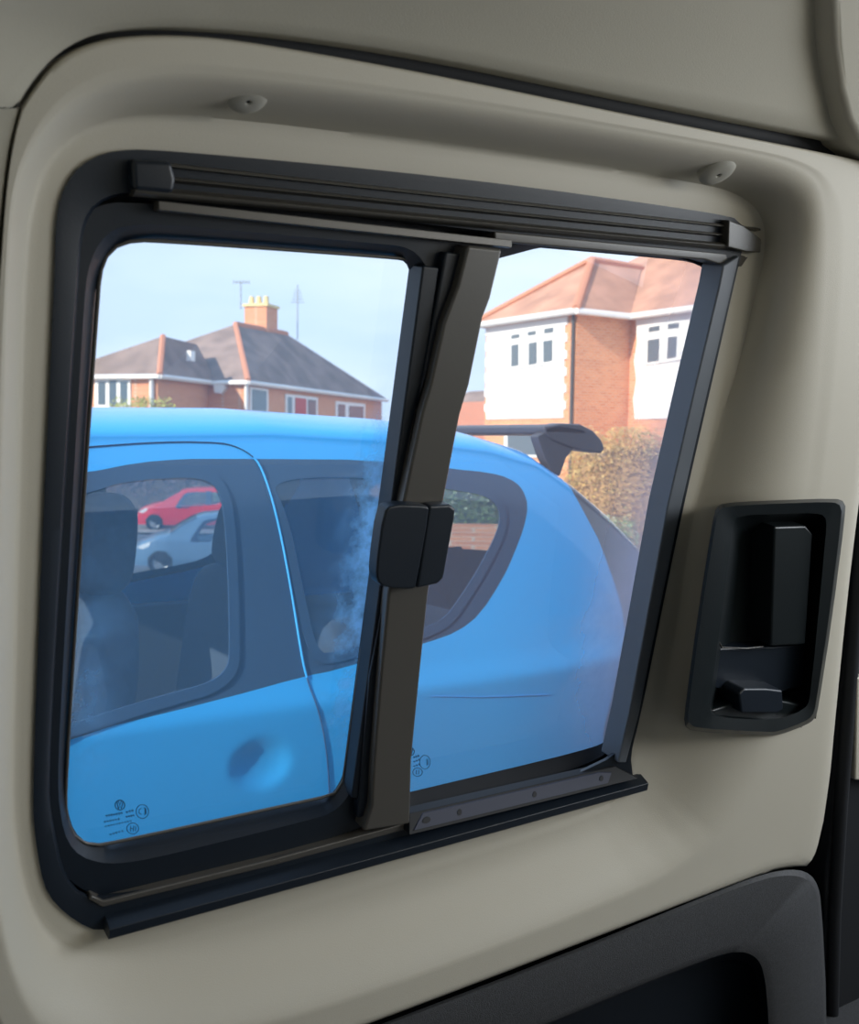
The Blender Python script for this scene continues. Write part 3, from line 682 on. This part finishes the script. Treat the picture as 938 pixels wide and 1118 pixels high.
roofmesh('wing_roof', [w0, w1, Q1, Q2, vv + B_ * .5, w3], [(0, 2, 1), (0, 4, 3, 2), (1, 2, 3, 5)], M_TILE_B, hL)
bar('ridge_tiles', w0, Q1, .12, M_RIDGE, hL); bar('ridge_tiles', e0, P1, .13, M_RIDGE, hL); bar('ridge_tiles', P1, P2, .14, M_RIDGE, hL)
for a, b in ((w0, w1), (w0, vv), (vv + B_ * .0, e0), (e0, e1)):
    bar('gutter', a - Z * .08, b - Z * .08, .10, M_UPVC, hL)
nF = -B_; nS = -A2_
dp = hitp(167, 410, Wc, nF)
bar('downpipe', Vector((dp.x, dp.y, bz)) + nF * .1, Vector((dp.x, dp.y, gL)) + nF * .1, .09, M_UPVC, hL)
bar('downpipe', Mc + nF * .1 + nS * .1, Vector((Mc.x, Mc.y, gL)) + nF * .1 + nS * .1, .09, M_UPVC, hL)
window(hL, q4(104, 412, 143, 447), [q4(108, 417, 116, 442), q4(120, 416, 128, 444), q4(132, 417, 140, 442)], Wc, nF)
window(hL, [(272, 422), (292, 425), (292, 452), (272, 451)], [[(274, 425), (290, 427), (290, 449), (274, 448)]], Mc, nS)
f = window(hL, [(311, 430), (346, 434), (346, 462), (311, 460)], [[(313, 433), (318, 434), (318, 458), (313, 457)], [(335, 436), (344, 437), (344, 459), (335, 458)]], Mc, nS)
dd = face_prism('door', [(321, 434), (333, 435.5), (333, 460), (321, 459)], Mc, nS, .02, M_DOORRED, hL, .06)
window(hL, [(366, 438), (398, 441), (398, 462), (366, 461)], [[(368, 441), (376, 442), (376, 459), (368, 459)], [(380, 443), (396, 444), (396, 459), (380, 459)]], Mc, nS)
adopt(prism3('wall_fixture', [hitp(a, b, Mc, nF) + nF * .25 for a, b in [(236, 420), (246, 419), (249, 424), (244, 430), (237, 429)]], B_ * .25, M_UPVC), hL)
rv = at(206, 388, 43.6)
adopt(prism3('roof_vent', [rv + A2_ * a + Z * b for a, b in [(-.1, -.22), (.1, -.22), (.1, .2), (-.1, .2)]], B_ * .35, M_UPVC), hL)
# chimney with pots
_n = (e1 - e0).cross(P1 - e0).normalized()
ca = hitp(291, 369, e0, _n); chw = (online(267, ca, A2_) - ca).length; chd = (online(303, ca, B_) - ca).length
_d = (ca - EYE).dot(FWD); ctop = at(291, 334, _d).z
cz0 = bz + .5
adopt(prism3('chimney', [Vector((p.x, p.y, ctop)) for p in (ca, ca + A2_ * chw, ca + A2_ * chw + B_ * chd, ca + B_ * chd)], Vector((0, 0, cz0 - ctop)), M_BRICK), hL)
ch = hL.children[-1]
ch_c = bpy.data.objects['chimney']
def sub(o, par): o.parent = par; o.matrix_parent_inverse = par.matrix_world.inverted(); return o
sub(prism3('chimney_cap', [Vector((p.x, p.y, ctop + .12)) for p in (ca - (A2_ + B_) * .08, ca + A2_ * (chw + .08) - B_ * .08, ca + (A2_ * (chw + .08) + B_ * (chd + .08)), ca + B_ * (chd + .08) - A2_ * .08)], (0, 0, -.14), M_POT), ch_c)
for i in range(3):
    b_ = ca + A2_ * (chw * (i + .5) / 3) + B_ * chd * .3; b_ = Vector((b_.x, b_.y, ctop + .1))
    sub(tube('chimney_pot', [b_, b_ + Z * .25, b_ + Z * .42], lambda t: .15 - .03 * t, M_POT, None, 12), ch_c)
sub(prism3('flashing', [at(a, b, _d - .12) for a, b in [(268, 355), (276, 357), (291, 367), (291, 371), (286, 369), (275, 361)]], fh * .2, M_UPVC), ch_c)
# aerials
def aerial(px, py, d, base_drop, label, arms, vert=False):
    P = at(px, py, d)
    e_ = empty('tv_aerial', P - Z * base_drop, label, 'aerial')
    adopt(tube('mast', [P - Z * base_drop, P], .03, M_ALU), e_)
    if vert:
        adopt(tube('boom', [P, P + Z * .9], .03, M_ALU), e_)
        for i in range(5): adopt(tube('element', [P + Z * (.15 * i) - rd * (.32 - .04 * i), P + Z * (.15 * i) + rd * (.32 - .04 * i)], .018, M_ALU), e_)
    else:
        adopt(tube('boom', [P - rd * .35, P + rd * .4], .022, M_ALU), e_)
        for i in range(arms): adopt(tube('element', [P + rd * (-.35 + .75 * i / (arms - 1)) - Z * .10, P + rd * (-.35 + .75 * i / (arms - 1)) + Z * .10], .014, M_ALU), e_)
aerial(263, 308, 49.5, 1.25, 'thin rooftop TV aerial on a mast beside the chimney', 6)
aerial(325, 330, 54, 1.9, 'upright rooftop aerial standing right of the chimney', 5, True)

# ---- a further brick house glimpsed beside the divider
fc = at(534, 452, 62); gF = gz(fc.x, fc.y) - .5
hF = empty('distant_house', (fc.x, fc.y, gF), 'small distant brick house glimpsed just left of the white rendered house', 'house')
q0 = at(538, 452, 62); q1 = at(470, 452, 66); qt = at(530, 438, 62).z
dv_ = (q1 - q0); dv_.z = 0; dn = Vector((dv_.y, -dv_.x, 0)).normalized(); dn = dn if dn.dot(fh) > 0 else -dn
wallbox('wall', [q0, q0 + dv_, q0 + dv_ + dn * 6, q0 + dn * 6], gF, qt, M_BRICK2, hF)
ra, rb = q0 + dn * 3 + dv_ * .1, q0 + dv_ * .9 + dn * 3
rz = at(515, 424, 64).z
roofmesh('roof', [Vector((p.x, p.y, qt)) for p in (q0, q0 + dv_, q0 + dv_ + dn * 6, q0 + dn * 6)] + [Vector((ra.x, ra.y, rz)), Vector((rb.x, rb.y, rz))], [(0, 4, 5, 1), (1, 5, 2), (2, 5, 4, 3), (3, 4, 0)], M_TILE_B, hF)

# ================================================================== hedges and shrubs
def leafmat(name, cols):
    m = bpy.data.materials.new(name); m.use_nodes = True; t = m.node_tree; b = t.nodes['Principled BSDF']; b.inputs['Roughness'].default_value = .75
    g = t.nodes.new('ShaderNodeNewGeometry'); r = t.nodes.new('ShaderNodeValToRGB'); t.links.new(g.outputs['Random Per Island'], r.inputs[0]); t.links.new(r.outputs[0], b.inputs['Base Color'])
    els = r.color_ramp.elements
    for i, c in enumerate(cols):
        el = els[i] if i < 2 else els.new(i / (len(cols) - 1)); el.position = i / (len(cols) - 1); el.color = (*c, 1)
    return m
M_LGOLD = leafmat('golden_leaves', [(0.50, 0.30, 0.10), (0.62, 0.42, 0.14), (0.40, 0.22, 0.10), (0.70, 0.52, 0.22), (0.30, 0.28, 0.08)])
M_LPURP = leafmat('purple_brown_leaves', [(0.16, 0.09, 0.10), (0.22, 0.14, 0.16), (0.12, 0.08, 0.08), (0.30, 0.22, 0.24)])
M_LGREEN = leafmat('green_leaves', [(0.08, 0.18, 0.05), (0.16, 0.28, 0.08), (0.30, 0.40, 0.16), (0.06, 0.12, 0.04), (0.55, 0.62, 0.45)])
M_LLIME = leafmat('lime_leaves', [(0.42, 0.46, 0.10), (0.55, 0.55, 0.18), (0.26, 0.32, 0.08), (0.50, 0.42, 0.14)])
M_CORE = mat('twiggy_core', (0.10, 0.07, 0.05), 0.95)
def foliage(name, lo, hi, nleaf, size, m, root, axes=None, rnd=0.5):
    """leaves through a rounded box in the frame axes=(origin, ex, ey)"""
    O, ex, ey = axes; vs, F = [], []
    rg = random.Random(hash(name + str(nleaf)) % 1000 + 5 if False else nleaf)
    for i in range(nleaf):
        for _ in range(20):
            a, b, c = rg.uniform(-1, 1), rg.uniform(-1, 1), rg.uniform(-1, 1)
            r = (abs(a) ** 3 + abs(b) ** 3 + abs(c) ** 3) ** (1 / 3)
            lim = 1.0 - .12 * (math.sin(a * 9 + c * 5) + math.sin(b * 8 + c * 7)) * rnd
            if .72 * lim < r < lim: break
        p = O + ex * (lo[0] + (hi[0] - lo[0]) * (a + 1) / 2) + ey * (lo[1] + (hi[1] - lo[1]) * (b + 1) / 2) + Z * (lo[2] + (hi[2] - lo[2]) * (c + 1) / 2)
        u_ = Vector((rg.gauss(0, 1), rg.gauss(0, 1), rg.gauss(0, 1))).normalized(); v_ = u_.orthogonal().normalized(); s = size * rg.uniform(.6, 1.3)
        k = len(vs); vs += [p - u_ * s, p + v_ * s * .5, p + u_ * s, p - v_ * s * .5]; F.append((k, k + 1, k + 2, k + 3))
    return adopt(link(name, vs, F, m, None, 0), root)
def core(name, lo, hi, m, root, axes, k=.76):
    O, ex, ey = axes; vs, F = [], []; nu, nv = 24, 16
    c = [(lo[i] + hi[i]) / 2 for i in range(3)]; h = [(hi[i] - lo[i]) / 2 * k for i in range(3)]
    for i in range(nv + 1):
        ph = -math.pi / 2 + math.pi * i / nv
        for j in range(nu):
            th = 2 * math.pi * j / nu
            d = [math.cos(ph) * math.cos(th), math.cos(ph) * math.sin(th), math.sin(ph)]
            q = sum(abs(x) ** 4 for x in d) ** -.25 * (1 + .03 * math.sin(7 * th + 5 * ph))
            vs.append(O + ex * (c[0] + h[0] * d[0] * q) + ey * (c[1] + h[1] * d[1] * q) + Z * (c[2] + h[2] * d[2] * q))
    for i in range(nv):
        for j in range(nu): F.append((i * nu + j, i * nu + (j + 1) % nu, (i + 1) * nu + (j + 1) % nu, (i + 1) * nu + j))
    return adopt(link(name, vs, F, m, None, 60), root)
def hedge(name, px, top, d, wid, dep, nleaf, size, m, label, cat='hedge', core_m=None):
    p = at(px, top, d); g_ = gz(p.x, p.y); hgt = p.z - g_
    O = Vector((p.x, p.y, g_)); ax = (O, rd, rn)
    e_ = empty(name, O, label, cat)
    core('branches', (-wid / 2, -dep / 2, 0), (wid / 2, dep / 2, hgt), core_m or M_CORE, e_, ax)
    foliage('foliage', (-wid / 2, -dep / 2, -.05), (wid / 2, dep / 2, hgt), nleaf, size, m, e_, ax)
M_CORE2 = mat('dry_twigs', (0.34, 0.22, 0.11), 0.95)
M_CORE3 = mat('green_core', (0.08, 0.14, 0.05), 0.95)
hedge('purple_hedge', 165, 494, 39.6, 10.5, 0.9, 9000, .08, M_LPURP, 'dark purplish brown hedge behind the red car')
hedge('lime_shrub', 250, 500, 38.6, 1.1, 0.7, 2500, .07, M_LLIME, 'yellow-green shrub beside the red car seen through the blue car', 'shrub', M_CORE3)
hedge('garden_shrub', 155, 433, 40.7, 3.0, 1.0, 6000, .07, M_LLIME, 'green shrub in front of the house wing left of the sliding pane', 'shrub', M_CORE3)
hedge('golden_hedge', 690, 466, 19, 2.7, 1.4, 42000, .027, M_LGOLD, 'golden brown leafy hedge below the white rendered house', core_m=M_CORE2)
hedge('green_shrub', 664, 562, 15, .9, 1.0, 5000, .025, M_LGREEN, 'low green bush in front of the golden hedge', 'shrub', M_CORE3)
hedge('green_hedge', 520, 515, 21, 3.0, 1.3, 16000, .045, M_LGREEN, 'green sparkling hedge seen through the blue car\'s rear side window', core_m=M_CORE3)
p = at(530, 573, 18); O = Vector((p.x, p.y, gz(p.x, p.y))); wh = p.z - O.z
M_FENCE = mat('orange_brick_low', (0.60, 0.34, 0.18), .9, var=.2, vscale=6)
o = prism3('garden_wall', [O + rd * a + Z * b for a, b in [(-1.6, 0), (1.0, 0), (1.0, wh), (-1.6, wh)]], rn * .22, M_BRICK); tag(o, 'low orange brick garden wall seen through the rear side window', 'garden wall')
# ================================================================== cars
def paint(name, col, rough=0.3): return mat(name, col, rough, coat=0.6, spec=0.5)
M_BLUE = paint('light_blue_paint', (0.03, 0.41, 0.95), 0.35)
M_CARGLASS = glass('car_window_glass', (0.84, 0.89, 0.92), film=0.07, film_col=(0.34, 0.60, 1.0), ior=1.5)
M_CARGLASS_T = glass('tinted_car_glass', (0.62, 0.70, 0.76), film=0.08, film_col=(0.34, 0.60, 1.0), ior=1.5)
M_PILLAR = mat('gloss_black_pillar', (0.03, 0.065, 0.13), 0.25, spec=0.6)  # blue of the reflected sky mixed into the black
M_TAILG = mat('dark_tailgate_glass', (0.07, 0.075, 0.09), 0.15, spec=0.7)
M_TYRE = mat('tyre_rubber', (0.02, 0.02, 0.02), 0.8)
M_ALLOY = mat('grey_wheel_cover', (0.45, 0.46, 0.48), 0.35, metal=0.5)
M_SEAT = mat('blue_grey_seat_fabric', (0.10, 0.13, 0.18), 0.9, var=0.1, vscale=60)
M_INT = mat('grey_car_interior', (0.11, 0.13, 0.16), 0.8)
M_LAMP = mat('clear_lamp', (0.85, 0.85, 0.85), 0.1, spec=.8)
M_PLATE = mat('number_plate_white', (0.8, 0.8, 0.75), 0.5)
Y0 = 1.95; WID = 1.58
ZT = [(-1.36, .52), (-1.32, .64), (-1.2, .76), (-.9, .88), (-.62, .95), (-.3, 1.16), (0.0, 1.32), (.2, 1.385), (.6, 1.425), (1.0, 1.435), (1.4, 1.42), (1.6, 1.40), (1.75, 1.365), (1.88, 1.29), (2.0, 1.21), (2.1, 1.13), (2.2, 1.03), (2.28, .92), (2.33, .80), (2.36, .62)]
ZTX = [p[0] for p in ZT]; ZTZ = [p[1] for p in ZT]
def zt(x): return float(np.interp(x, ZTX, ZTZ))
def inset(x, z):
    v = 0.0
    if z < .35: v += .05 * (.35 - z) / .15
    v += .012 * math.sin(max(0, min(1, (z - .35) / .5)) * math.pi) * -1
    if z > .80: v += .34 * (z - .80) + .25 * max(0, z - 1.2) ** 1.5
    if x > 1.45: v += .11 * ((x - 1.45) / .75) ** 2.2
    if x < -.6: v += .32 * ((-.6 - x) / .75) ** 2
    return v
def cpx(px, py):
    """photo point -> (x,z) on the near side of the blue car"""
    d = ray(px, py); y = Y0
    for _ in range(12):
        p = EYE + d * (y / d.y); y = Y0 + inset(p.x, p.z)
    return (p.x, p.z)
R_GAP = [cpx(a, b) for a, b in [(277, 501), (409, 502), (495, 512), (535, 516), (556, 522), (570, 532), (577, 552), (572, 577), (560, 608), (550, 630), (525, 670), (500, 690), (462, 703), (366, 732), (334, 738), (240, 764), (80, 803)]]
tl = cpx(96, 520)
BLACK = R_GAP + [(tl[0] - .25, .755), (-.05, .74), (-.14, .77), (.02, 1.02), (.2, 1.26), (tl[0] - .1, tl[1] + .0)] + [cpx(a, b) for a, b in [(96, 516), (150, 505), (200, 501), (240, 501)]]
DOORW = [cpx(a, b) for a, b in [(100, 530), (130, 519), (200, 514), (228, 518), (243, 532), (250, 560), (254, 620), (256, 690), (255, 745), (170, 768), (85, 795)]] + [(tl[0] - .25, .785), (.02, .80), (.08, .95), (.22, 1.16), (tl[0] - .06, tl[1] - .03)]
QUART = [cpx(a, b) for a, b in [(288, 520), (410, 519), (488, 532), (525, 538), (541, 547), (548, 563), (543, 584), (522, 624), (504, 652), (484, 680), (440, 694), (366, 714), (345, 716), (330, 650), (312, 560)]]
BLACK = chaikin(BLACK, 1); DOORW = chaikin(DOORW, 1); QUART = chaikin(QUART, 1)
def inpoly(p, poly):
    x, y = p; c = False; n = len(poly); j = n - 1
    for i in range(n):
        if (poly[i][1] > y) != (poly[j][1] > y) and x < (poly[j][0] - poly[i][0]) * (y - poly[i][1]) / (poly[j][1] - poly[i][1]) + poly[i][0]: c = not c
        j = i
    return c
def nearest(p, poly):
    b = None; P = Vector(p)
    for i in range(len(poly)):
        A, B = Vector(poly[i]), Vector(poly[(i + 1) % len(poly)]); t = max(0, min(1, (P - A).dot(B - A) / max(1e-12, (B - A).length_squared))); q = A + (B - A) * t
        if b is None or (q - P).length < (b - P).length: b = q
    return b
TAILB = [cpx(a, b) for a, b in [(594, 495), (612, 515), (636, 556), (653, 588), (662, 612), (672, 640), (679, 664), (684, 700), (687, 740)]]
TZ = [p[1] for p in TAILB][::-1]; TX = [p[0] for p in TAILB][::-1]
def tail_x(z):
    return float(np.interp(z, TZ, TX)) if z > TZ[0] else TX[0] + (TZ[0] - z) * .9
DISH = cpx(285, 834)
def make_car(root, body, res=0.012, near=True, glassF=None, glassR=None):
    xs = list(np.arange(-1.36, 1.7, res)) + list(np.arange(1.7, 2.3601, res * .6)) + [2.36]
    ns = int(1.1 / res); na = max(8, int(.35 / res))
    rows = []
    for x in xs:
        z1 = zt(x); zr = z1 - .075; sec = []
        zs = np.linspace(.20, zr, ns)
        for z in zs:
            y = inset(x, z)
            if near:
                dx, dz = (x - DISH[0]) / .066, (z - DISH[1]) / .050; q = dx * dx + dz * dz
                if q < 1: y += .011 * (1 - q) ** .8
            sec.append((x, y, z))
        hw = WID / 2 - inset(x, zr)
        for k in range(1, na + 1):
            a = math.pi / 2 * k / na
            sec.append((x, WID / 2 - hw * max(0, math.cos(a)) ** .62, zr + .075 * math.sin(a)))
        rows.append(sec)
    full = [s + [(p[0], WID - p[1], p[2]) for p in s[-2::-1]] for s in rows]
    M = len(full[0]); half = ns + na
    V_ = [list(p) for s in full for p in s]
    fb = {}; FF = []
    bucket_of = []; side_of = []
    arches = [(-.78, .27, .285), (1.62, .27, .285)]
    for i in range(len(full) - 1):
        for j in range(M - 1):
            x = (full[i][j][0] + full[i + 1][j][0]) / 2; z = sum(V_[a][2] for a in (i * M + j, i * M + j + 1, (i + 1) * M + j, (i + 1) * M + j + 1)) / 4
            jj = j if j < half - .5 else M - 1 - j
            side = jj < ns
            b = 'body'
            if side:
                if inpoly((x, z), BLACK): b = 'black'
                if inpoly((x, z), DOORW): b = 'door_window'
                elif inpoly((x, z), QUART): b = 'quarter_window'
                if any((x - ax_) ** 2 + (z - az_) ** 2 < r_ * r_ for ax_, az_, r_ in arches): b = 'arch'
            if x > tail_x(z): b = 'tailgate'
            if not side and 1.96 < x and z > .97: b = 'rear_window'
            if not side and -.58 < x < .06: b = 'windscreen'
            FF.append((i * M + j, i * M + j + 1, (i + 1) * M + j + 1, (i + 1) * M + j)); bucket_of.append(b); side_of.append((0 if j < half - .5 else 1) + (2 if b == 'arch' and x > 0 else 0) if b in ('black', 'door_window', 'quarter_window', 'arch') else 0)
    # snap the seams between buckets to the true outlines
    vb = {}
    for f, b in zip(FF, bucket_of):
        for v in f: vb.setdefault(v, set()).add(b)
    for v, bs in vb.items():
        if len(bs) > 1:
            poly = DOORW if 'door_window' in bs else QUART if 'quarter_window' in bs else BLACK if 'black' in bs and 'body' in bs else None
            x, y, z = V_[v]
            if poly:
                q = nearest((x, z), poly)
                if (q - Vector((x, z))).length < res * 1.9:
                    V_[v][0], V_[v][2] = q.x, q.y; ii = inset(q.x, q.y); V_[v][1] = ii if y < WID / 2 else WID - ii
            elif bs == {'body', 'tailgate'}:
                nx_ = tail_x(z)
                if abs(nx_ - x) < res * 1.6:
                    V_[v][0] = nx_; 
                    if (v % M) < ns or (v % M) > M - ns: ii = inset(nx_, z); V_[v][1] = ii if y < WID / 2 else WID - ii
    names = {'body': ('body', body), 'black': ('window_surround', M_PILLAR), 'door_window': ('door_window', glassF or M_CARGLASS), 'quarter_window': ('rear_side_window', glassR or M_CARGLASS_T), 'tailgate': ('tailgate', M_TAILG), 'rear_window': ('rear_window', M_CARGLASS), 'windscreen': ('windscreen', M_CARGLASS_T), 'arch': ('wheel_arch', M_TYRE)}
    cap0 = [j for j in range(M)]; cap1 = [(len(full) - 1) * M + j for j in range(M)]
    for b, (nm, mt), sd_ in [(b, v, k) for b, v in names.items() for k in range(4)]:
        fs = [f for f, bb, ss in zip(FF, bucket_of, side_of) if bb == b and ss == sd_]
        if sd_ and not fs: continue
        if b == 'body' and fs: fs += [tuple(cap0), tuple(cap1)]
        if not fs: continue
        idx = {}; vs = []; nf = []
        for f in fs:
            nf.append(tuple(idx.setdefault(v, len(idx)) for v in f))
        vs = [None] * len(idx)
        for v, k in idx.items(): vs[k] = (V_[v][0], V_[v][1] + Y0, V_[v][2])
        o = adopt(link(nm, vs, nf, mt, None, 50), root)
    # wheels
    for wx in (-.78, 1.62):
        for sgn, wy in ((1, Y0 + .03), (-1, Y0 + WID - .03)):
            pts = []
            R_, r_ = .275, .17
            prof = [(r_, .01), (R_ - .03, 0), (R_, .03), (R_, .15), (R_ - .03, .18), (r_, .17)]
            vs, F = [], []; n = 32
            for (rr, yy) in prof:
                for k in range(n):
                    a = 2 * math.pi * k / n; vs.append((wx + rr * math.cos(a), wy + sgn * yy, .28 + rr * math.sin(a)))
            for i in range(len(prof)):
                for k in range(n):
                    i2 = (i + 1) % len(prof); F.append((i * n + k, i * n + (k + 1) % n, i2 * n + (k + 1) % n, i2 * n + k))
            tw = adopt(link('wheel', vs, F, M_TYRE, None, 40), root)
            vs, F = [], []
            for (rr, yy) in [(.172, .02), (.15, .035), (.06, .02), (.02, .015)]:
                for k in range(n):
                    a = 2 * math.pi * k / n; vs.append((wx + rr * math.cos(a), wy + sgn * yy, .28 + rr * math.sin(a)))
            for i in range(3):
                for k in range(n):
                    if i == 1 and (k % 4) == 0 : continue
                    F.append((i * n + k, i * n + (k + 1) % n, (i + 1) * n + (k + 1) % n, (i + 1) * n + k))
            F.append(tuple(3 * n + k for k in range(n)))
            hc = link('wheel_cover', vs, F, M_ALLOY, None, 40); hc.parent = tw; hc.matrix_parent_inverse = tw.matrix_world.inverted()
    # front lamps and plate
    for sgn in (0, 1):
        pts = [(-1.30, .62), (-1.16, .70), (-1.0, .76), (-1.02, .66), (-1.18, .58)]
        fr = []
        for x, z in pts:
            y = inset(x, z) - .006; fr.append(Vector((x, Y0 + (y if sgn == 0 else WID - y), z)))
        adopt(prism3('headlamp', fr, (0, .03 if sgn == 0 else -.03, 0), M_LAMP), root)
    adopt(box('number_plate', (-1.385, Y0 + WID / 2 - .26, .40), (-1.37, Y0 + WID / 2 + .26, .51), M_PLATE), root)
    return root

car = empty('blue_hatchback', (.6, Y0 + WID / 2, 0), 'light blue three-door hatchback parked right outside the window', 'car')
make_car(car, M_BLUE, .012, True)
def surf(px, py, off=.003):
    x, z = cpx(px, py); return Vector((x, Y0 + inset(x, z) - off, z))
# door seams, window rubbers
seam = resample(chaikin([(60, 492), (92, 488), (180, 482), (240, 483), (257, 487), (274, 496), (286, 511), (302, 563), (316, 635), (326, 698), (333, 738), (349, 778), (358, 830), (360, 900)], 2, False), 90, False)
up_ = [surf(a, b, .0015) for a, b in seam if b < 502 and a < 280]; lo_ = [surf(a, b, .0015) for a, b in seam if b > 736]
mid_ = [surf(a, b, .003) for a, b in seam if (b >= 498 and a > 270 and b <= 742)]
M_SEAM = mat('shut_line', (0.01, 0.05, 0.14), .7)
adopt(tube('door_seam', up_, .0015, M_SEAM), car); adopt(tube('door_seam', lo_, .0015, M_SEAM), car)
adopt(tube('door_edge', mid_, .0024, M_BLUE), car)['label'] = 'light blue painted door edge'
def surfring(name, poly, w0, w1, h, m):
    P = resample(chaikin(poly, 2), 160); n = len(P); vs, F = [], []
    area = sum(P[i][0] * P[(i + 1) % n][1] - P[(i + 1) % n][0] * P[i][1] for i in range(n)); s = 1 if area > 0 else -1
    for k, (d_, hh) in enumerate([(w0, 0), (w0, h), (w1, h), (w1, 0)]):
        for i in range(n):
            t = P[(i + 1) % n] - P[i - 1]; t = t / np.linalg.norm(t); nn = np.array([t[1], -t[0]]) * s
            q = P[i] + nn * d_; vs.append((q[0], Y0 + inset(q[0], q[1]) - hh, q[1]))
    for k in range(3):
        for i in range(n): F.append((k * n + i, k * n + (i + 1) % n, (k + 1) * n + (i + 1) % n, (k + 1) * n + i))
    return adopt(link(name, vs, F, m, None, 60), car)
surfring('window_rubber', DOORW, -.012, .010, .005, M_PILLAR)
surfring('window_rubber', QUART, -.004, .018, .003, M_PILLAR)
# feature line low on the flank and round the dished handle
adopt(tube('crease', [surf(a, b, .001) for a, b in resample([(470, 760), (530, 761), (600, 758)], 30, False)], .0006, M_BLUE), car)
# interior: floor, door cards, seats
adopt(box('cabin_floor', (-.5, Y0 + .1, .25), (2.1, Y0 + WID - .1, .30), M_INT), car)
adopt(box('door_card', (-.4, Y0 + .035, .28), (1.5, Y0 + .09, .755), M_INT, None, .01), car)
adopt(box('door_card', (-.4, Y0 + WID - .09, .28), (1.5, Y0 + WID - .035, .80), M_INT, None, .01), car)
adopt(box('parcel_shelf', (1.62, Y0 + .20, .78), (1.95, Y0 + WID - .20, .81), M_INT, None, .008), car)
adopt(box('dashboard', (-.45, Y0 + .12, .55), (-.1, Y0 + WID - .12, .86), M_INT, None, .05), car)
def seat(x, y, s=1.0, tilt=.14, w_=.46, top=.98, hr=True):
    """backrest outline seen from the front, given thickness, leaning back"""
    e_ = adopt(bpy.data.objects.new('seat', None), car); COL.objects.link(e_)
    def P(a, b, d): return Vector((x + tilt * (b - .5) + d, y + a, b))
    def slab(name, outl, th):
        bm_v = []
        fr = [P(a, b, -th / 2) for a, b in outl]; 
        o = prism3(name, fr, (th, 0, 0), M_SEAT, None, th * .35); adopt(o, car); o.parent = e_; o.matrix_parent_inverse = e_.matrix_world.inverted(); return o
    h = w_ / 2
    slab('backrest', chaikin([(-h, .35), (h, .35), (h * 1.0, .7), (h * .95, .9), (h * .6, top), (-h * .6, top), (-h * .95, .9), (-h, .7)], 1), .13)
    if hr: slab('headrest', chaikin([(-.13, top - .02), (.13, top - .02), (.14, top + .1), (.10, top + .21), (-.10, top + .21), (-.14, top + .1)], 2), .10)
    o = adopt(box('cushion', (x - .5, y - h, .30), (x + .02, y + h, .46), M_SEAT, None, .05), car); o.parent = e_; o.matrix_parent_inverse = e_.matrix_world.inverted()
bpy.context.view_layer.update()
seat(.60, Y0 + .43, top=1.02); seat(.60, Y0 + 1.15, top=1.02)
seat(1.16, Y0 + .42, top=.94, w_=.5, hr=False); seat(1.24, Y0 + 1.10, top=.97, w_=.5)
# spoiler on struts above the tailgate
M_SPOIL = mat('matt_black_spoiler', (0.06, 0.065, 0.08), .5)
def sp(px, py, y): d = ray(px, py); return EYE + d * (y / d.y)
ys = Y0 + .26; ye = Y0 + WID - .26
blade = [sp(a, b, ys) for a, b in [(594, 466), (612, 462), (634, 463), (648, 470), (657, 480), (661, 490), (657, 495), (640, 493), (624, 489), (604, 481), (596, 474)]]
adopt(prism3('spoiler_blade', blade, (0, .05, 0), M_SPOIL, None, .006), car)
bz_ = [sp(a, b, ys) for a, b in [(594, 465), (612, 463), (640, 468), (640, 476), (612, 474), (596, 474)]]
adopt(prism3('spoiler_blade', bz_, (0, ye - ys, 0), M_SPOIL, None, .006), car)
blade2 = [p + Y_ * (ye - ys) for p in blade]
adopt(prism3('spoiler_blade', blade2, (0, .05, 0), M_SPOIL, None, .006), car)
for yy in (ys + .005, ye + .005):
    fr = [sp(a, b, ys) + Y_ * (yy - ys) for a, b in [(588, 476), (600, 470), (628, 490), (620, 500), (613, 520), (604, 515), (596, 500)]]
    adopt(prism3('spoiler_strut', fr, (0, .035, 0), M_SPOIL, None, .004), car)

# ---- cars in the street
def place_car(name, px, py, depth, head, label, body, s=1.0, group=None):
    r_ = empty(name, (.5, Y0 + WID / 2, 0), label, 'car', group)
    make_car(r_, body, .05, False)
    p = at(px, py, depth)
    r_.matrix_world = Matrix.Translation(Vector((p.x, p.y, gz(p.x, p.y) + .0))) @ Matrix.Rotation(head, 4, 'Z') @ Matrix.Scale(s, 4)
    return r_
M_RED = paint('red_paint', (0.80, 0.02, 0.03)); M_GREYB = paint('grey_blue_paint', (0.16, 0.28, 0.42))
place_car('red_car', 214, 560, 37.0, -YAW + math.radians(9), 'bright red car on the far side of the road, seen through the blue car', M_RED, 1.05)
place_car('grey_blue_car', 236, 580, 25.0, -YAW + math.radians(14), 'grey-blue car in the near lane, seen through the blue car', M_GREYB, 1.0)
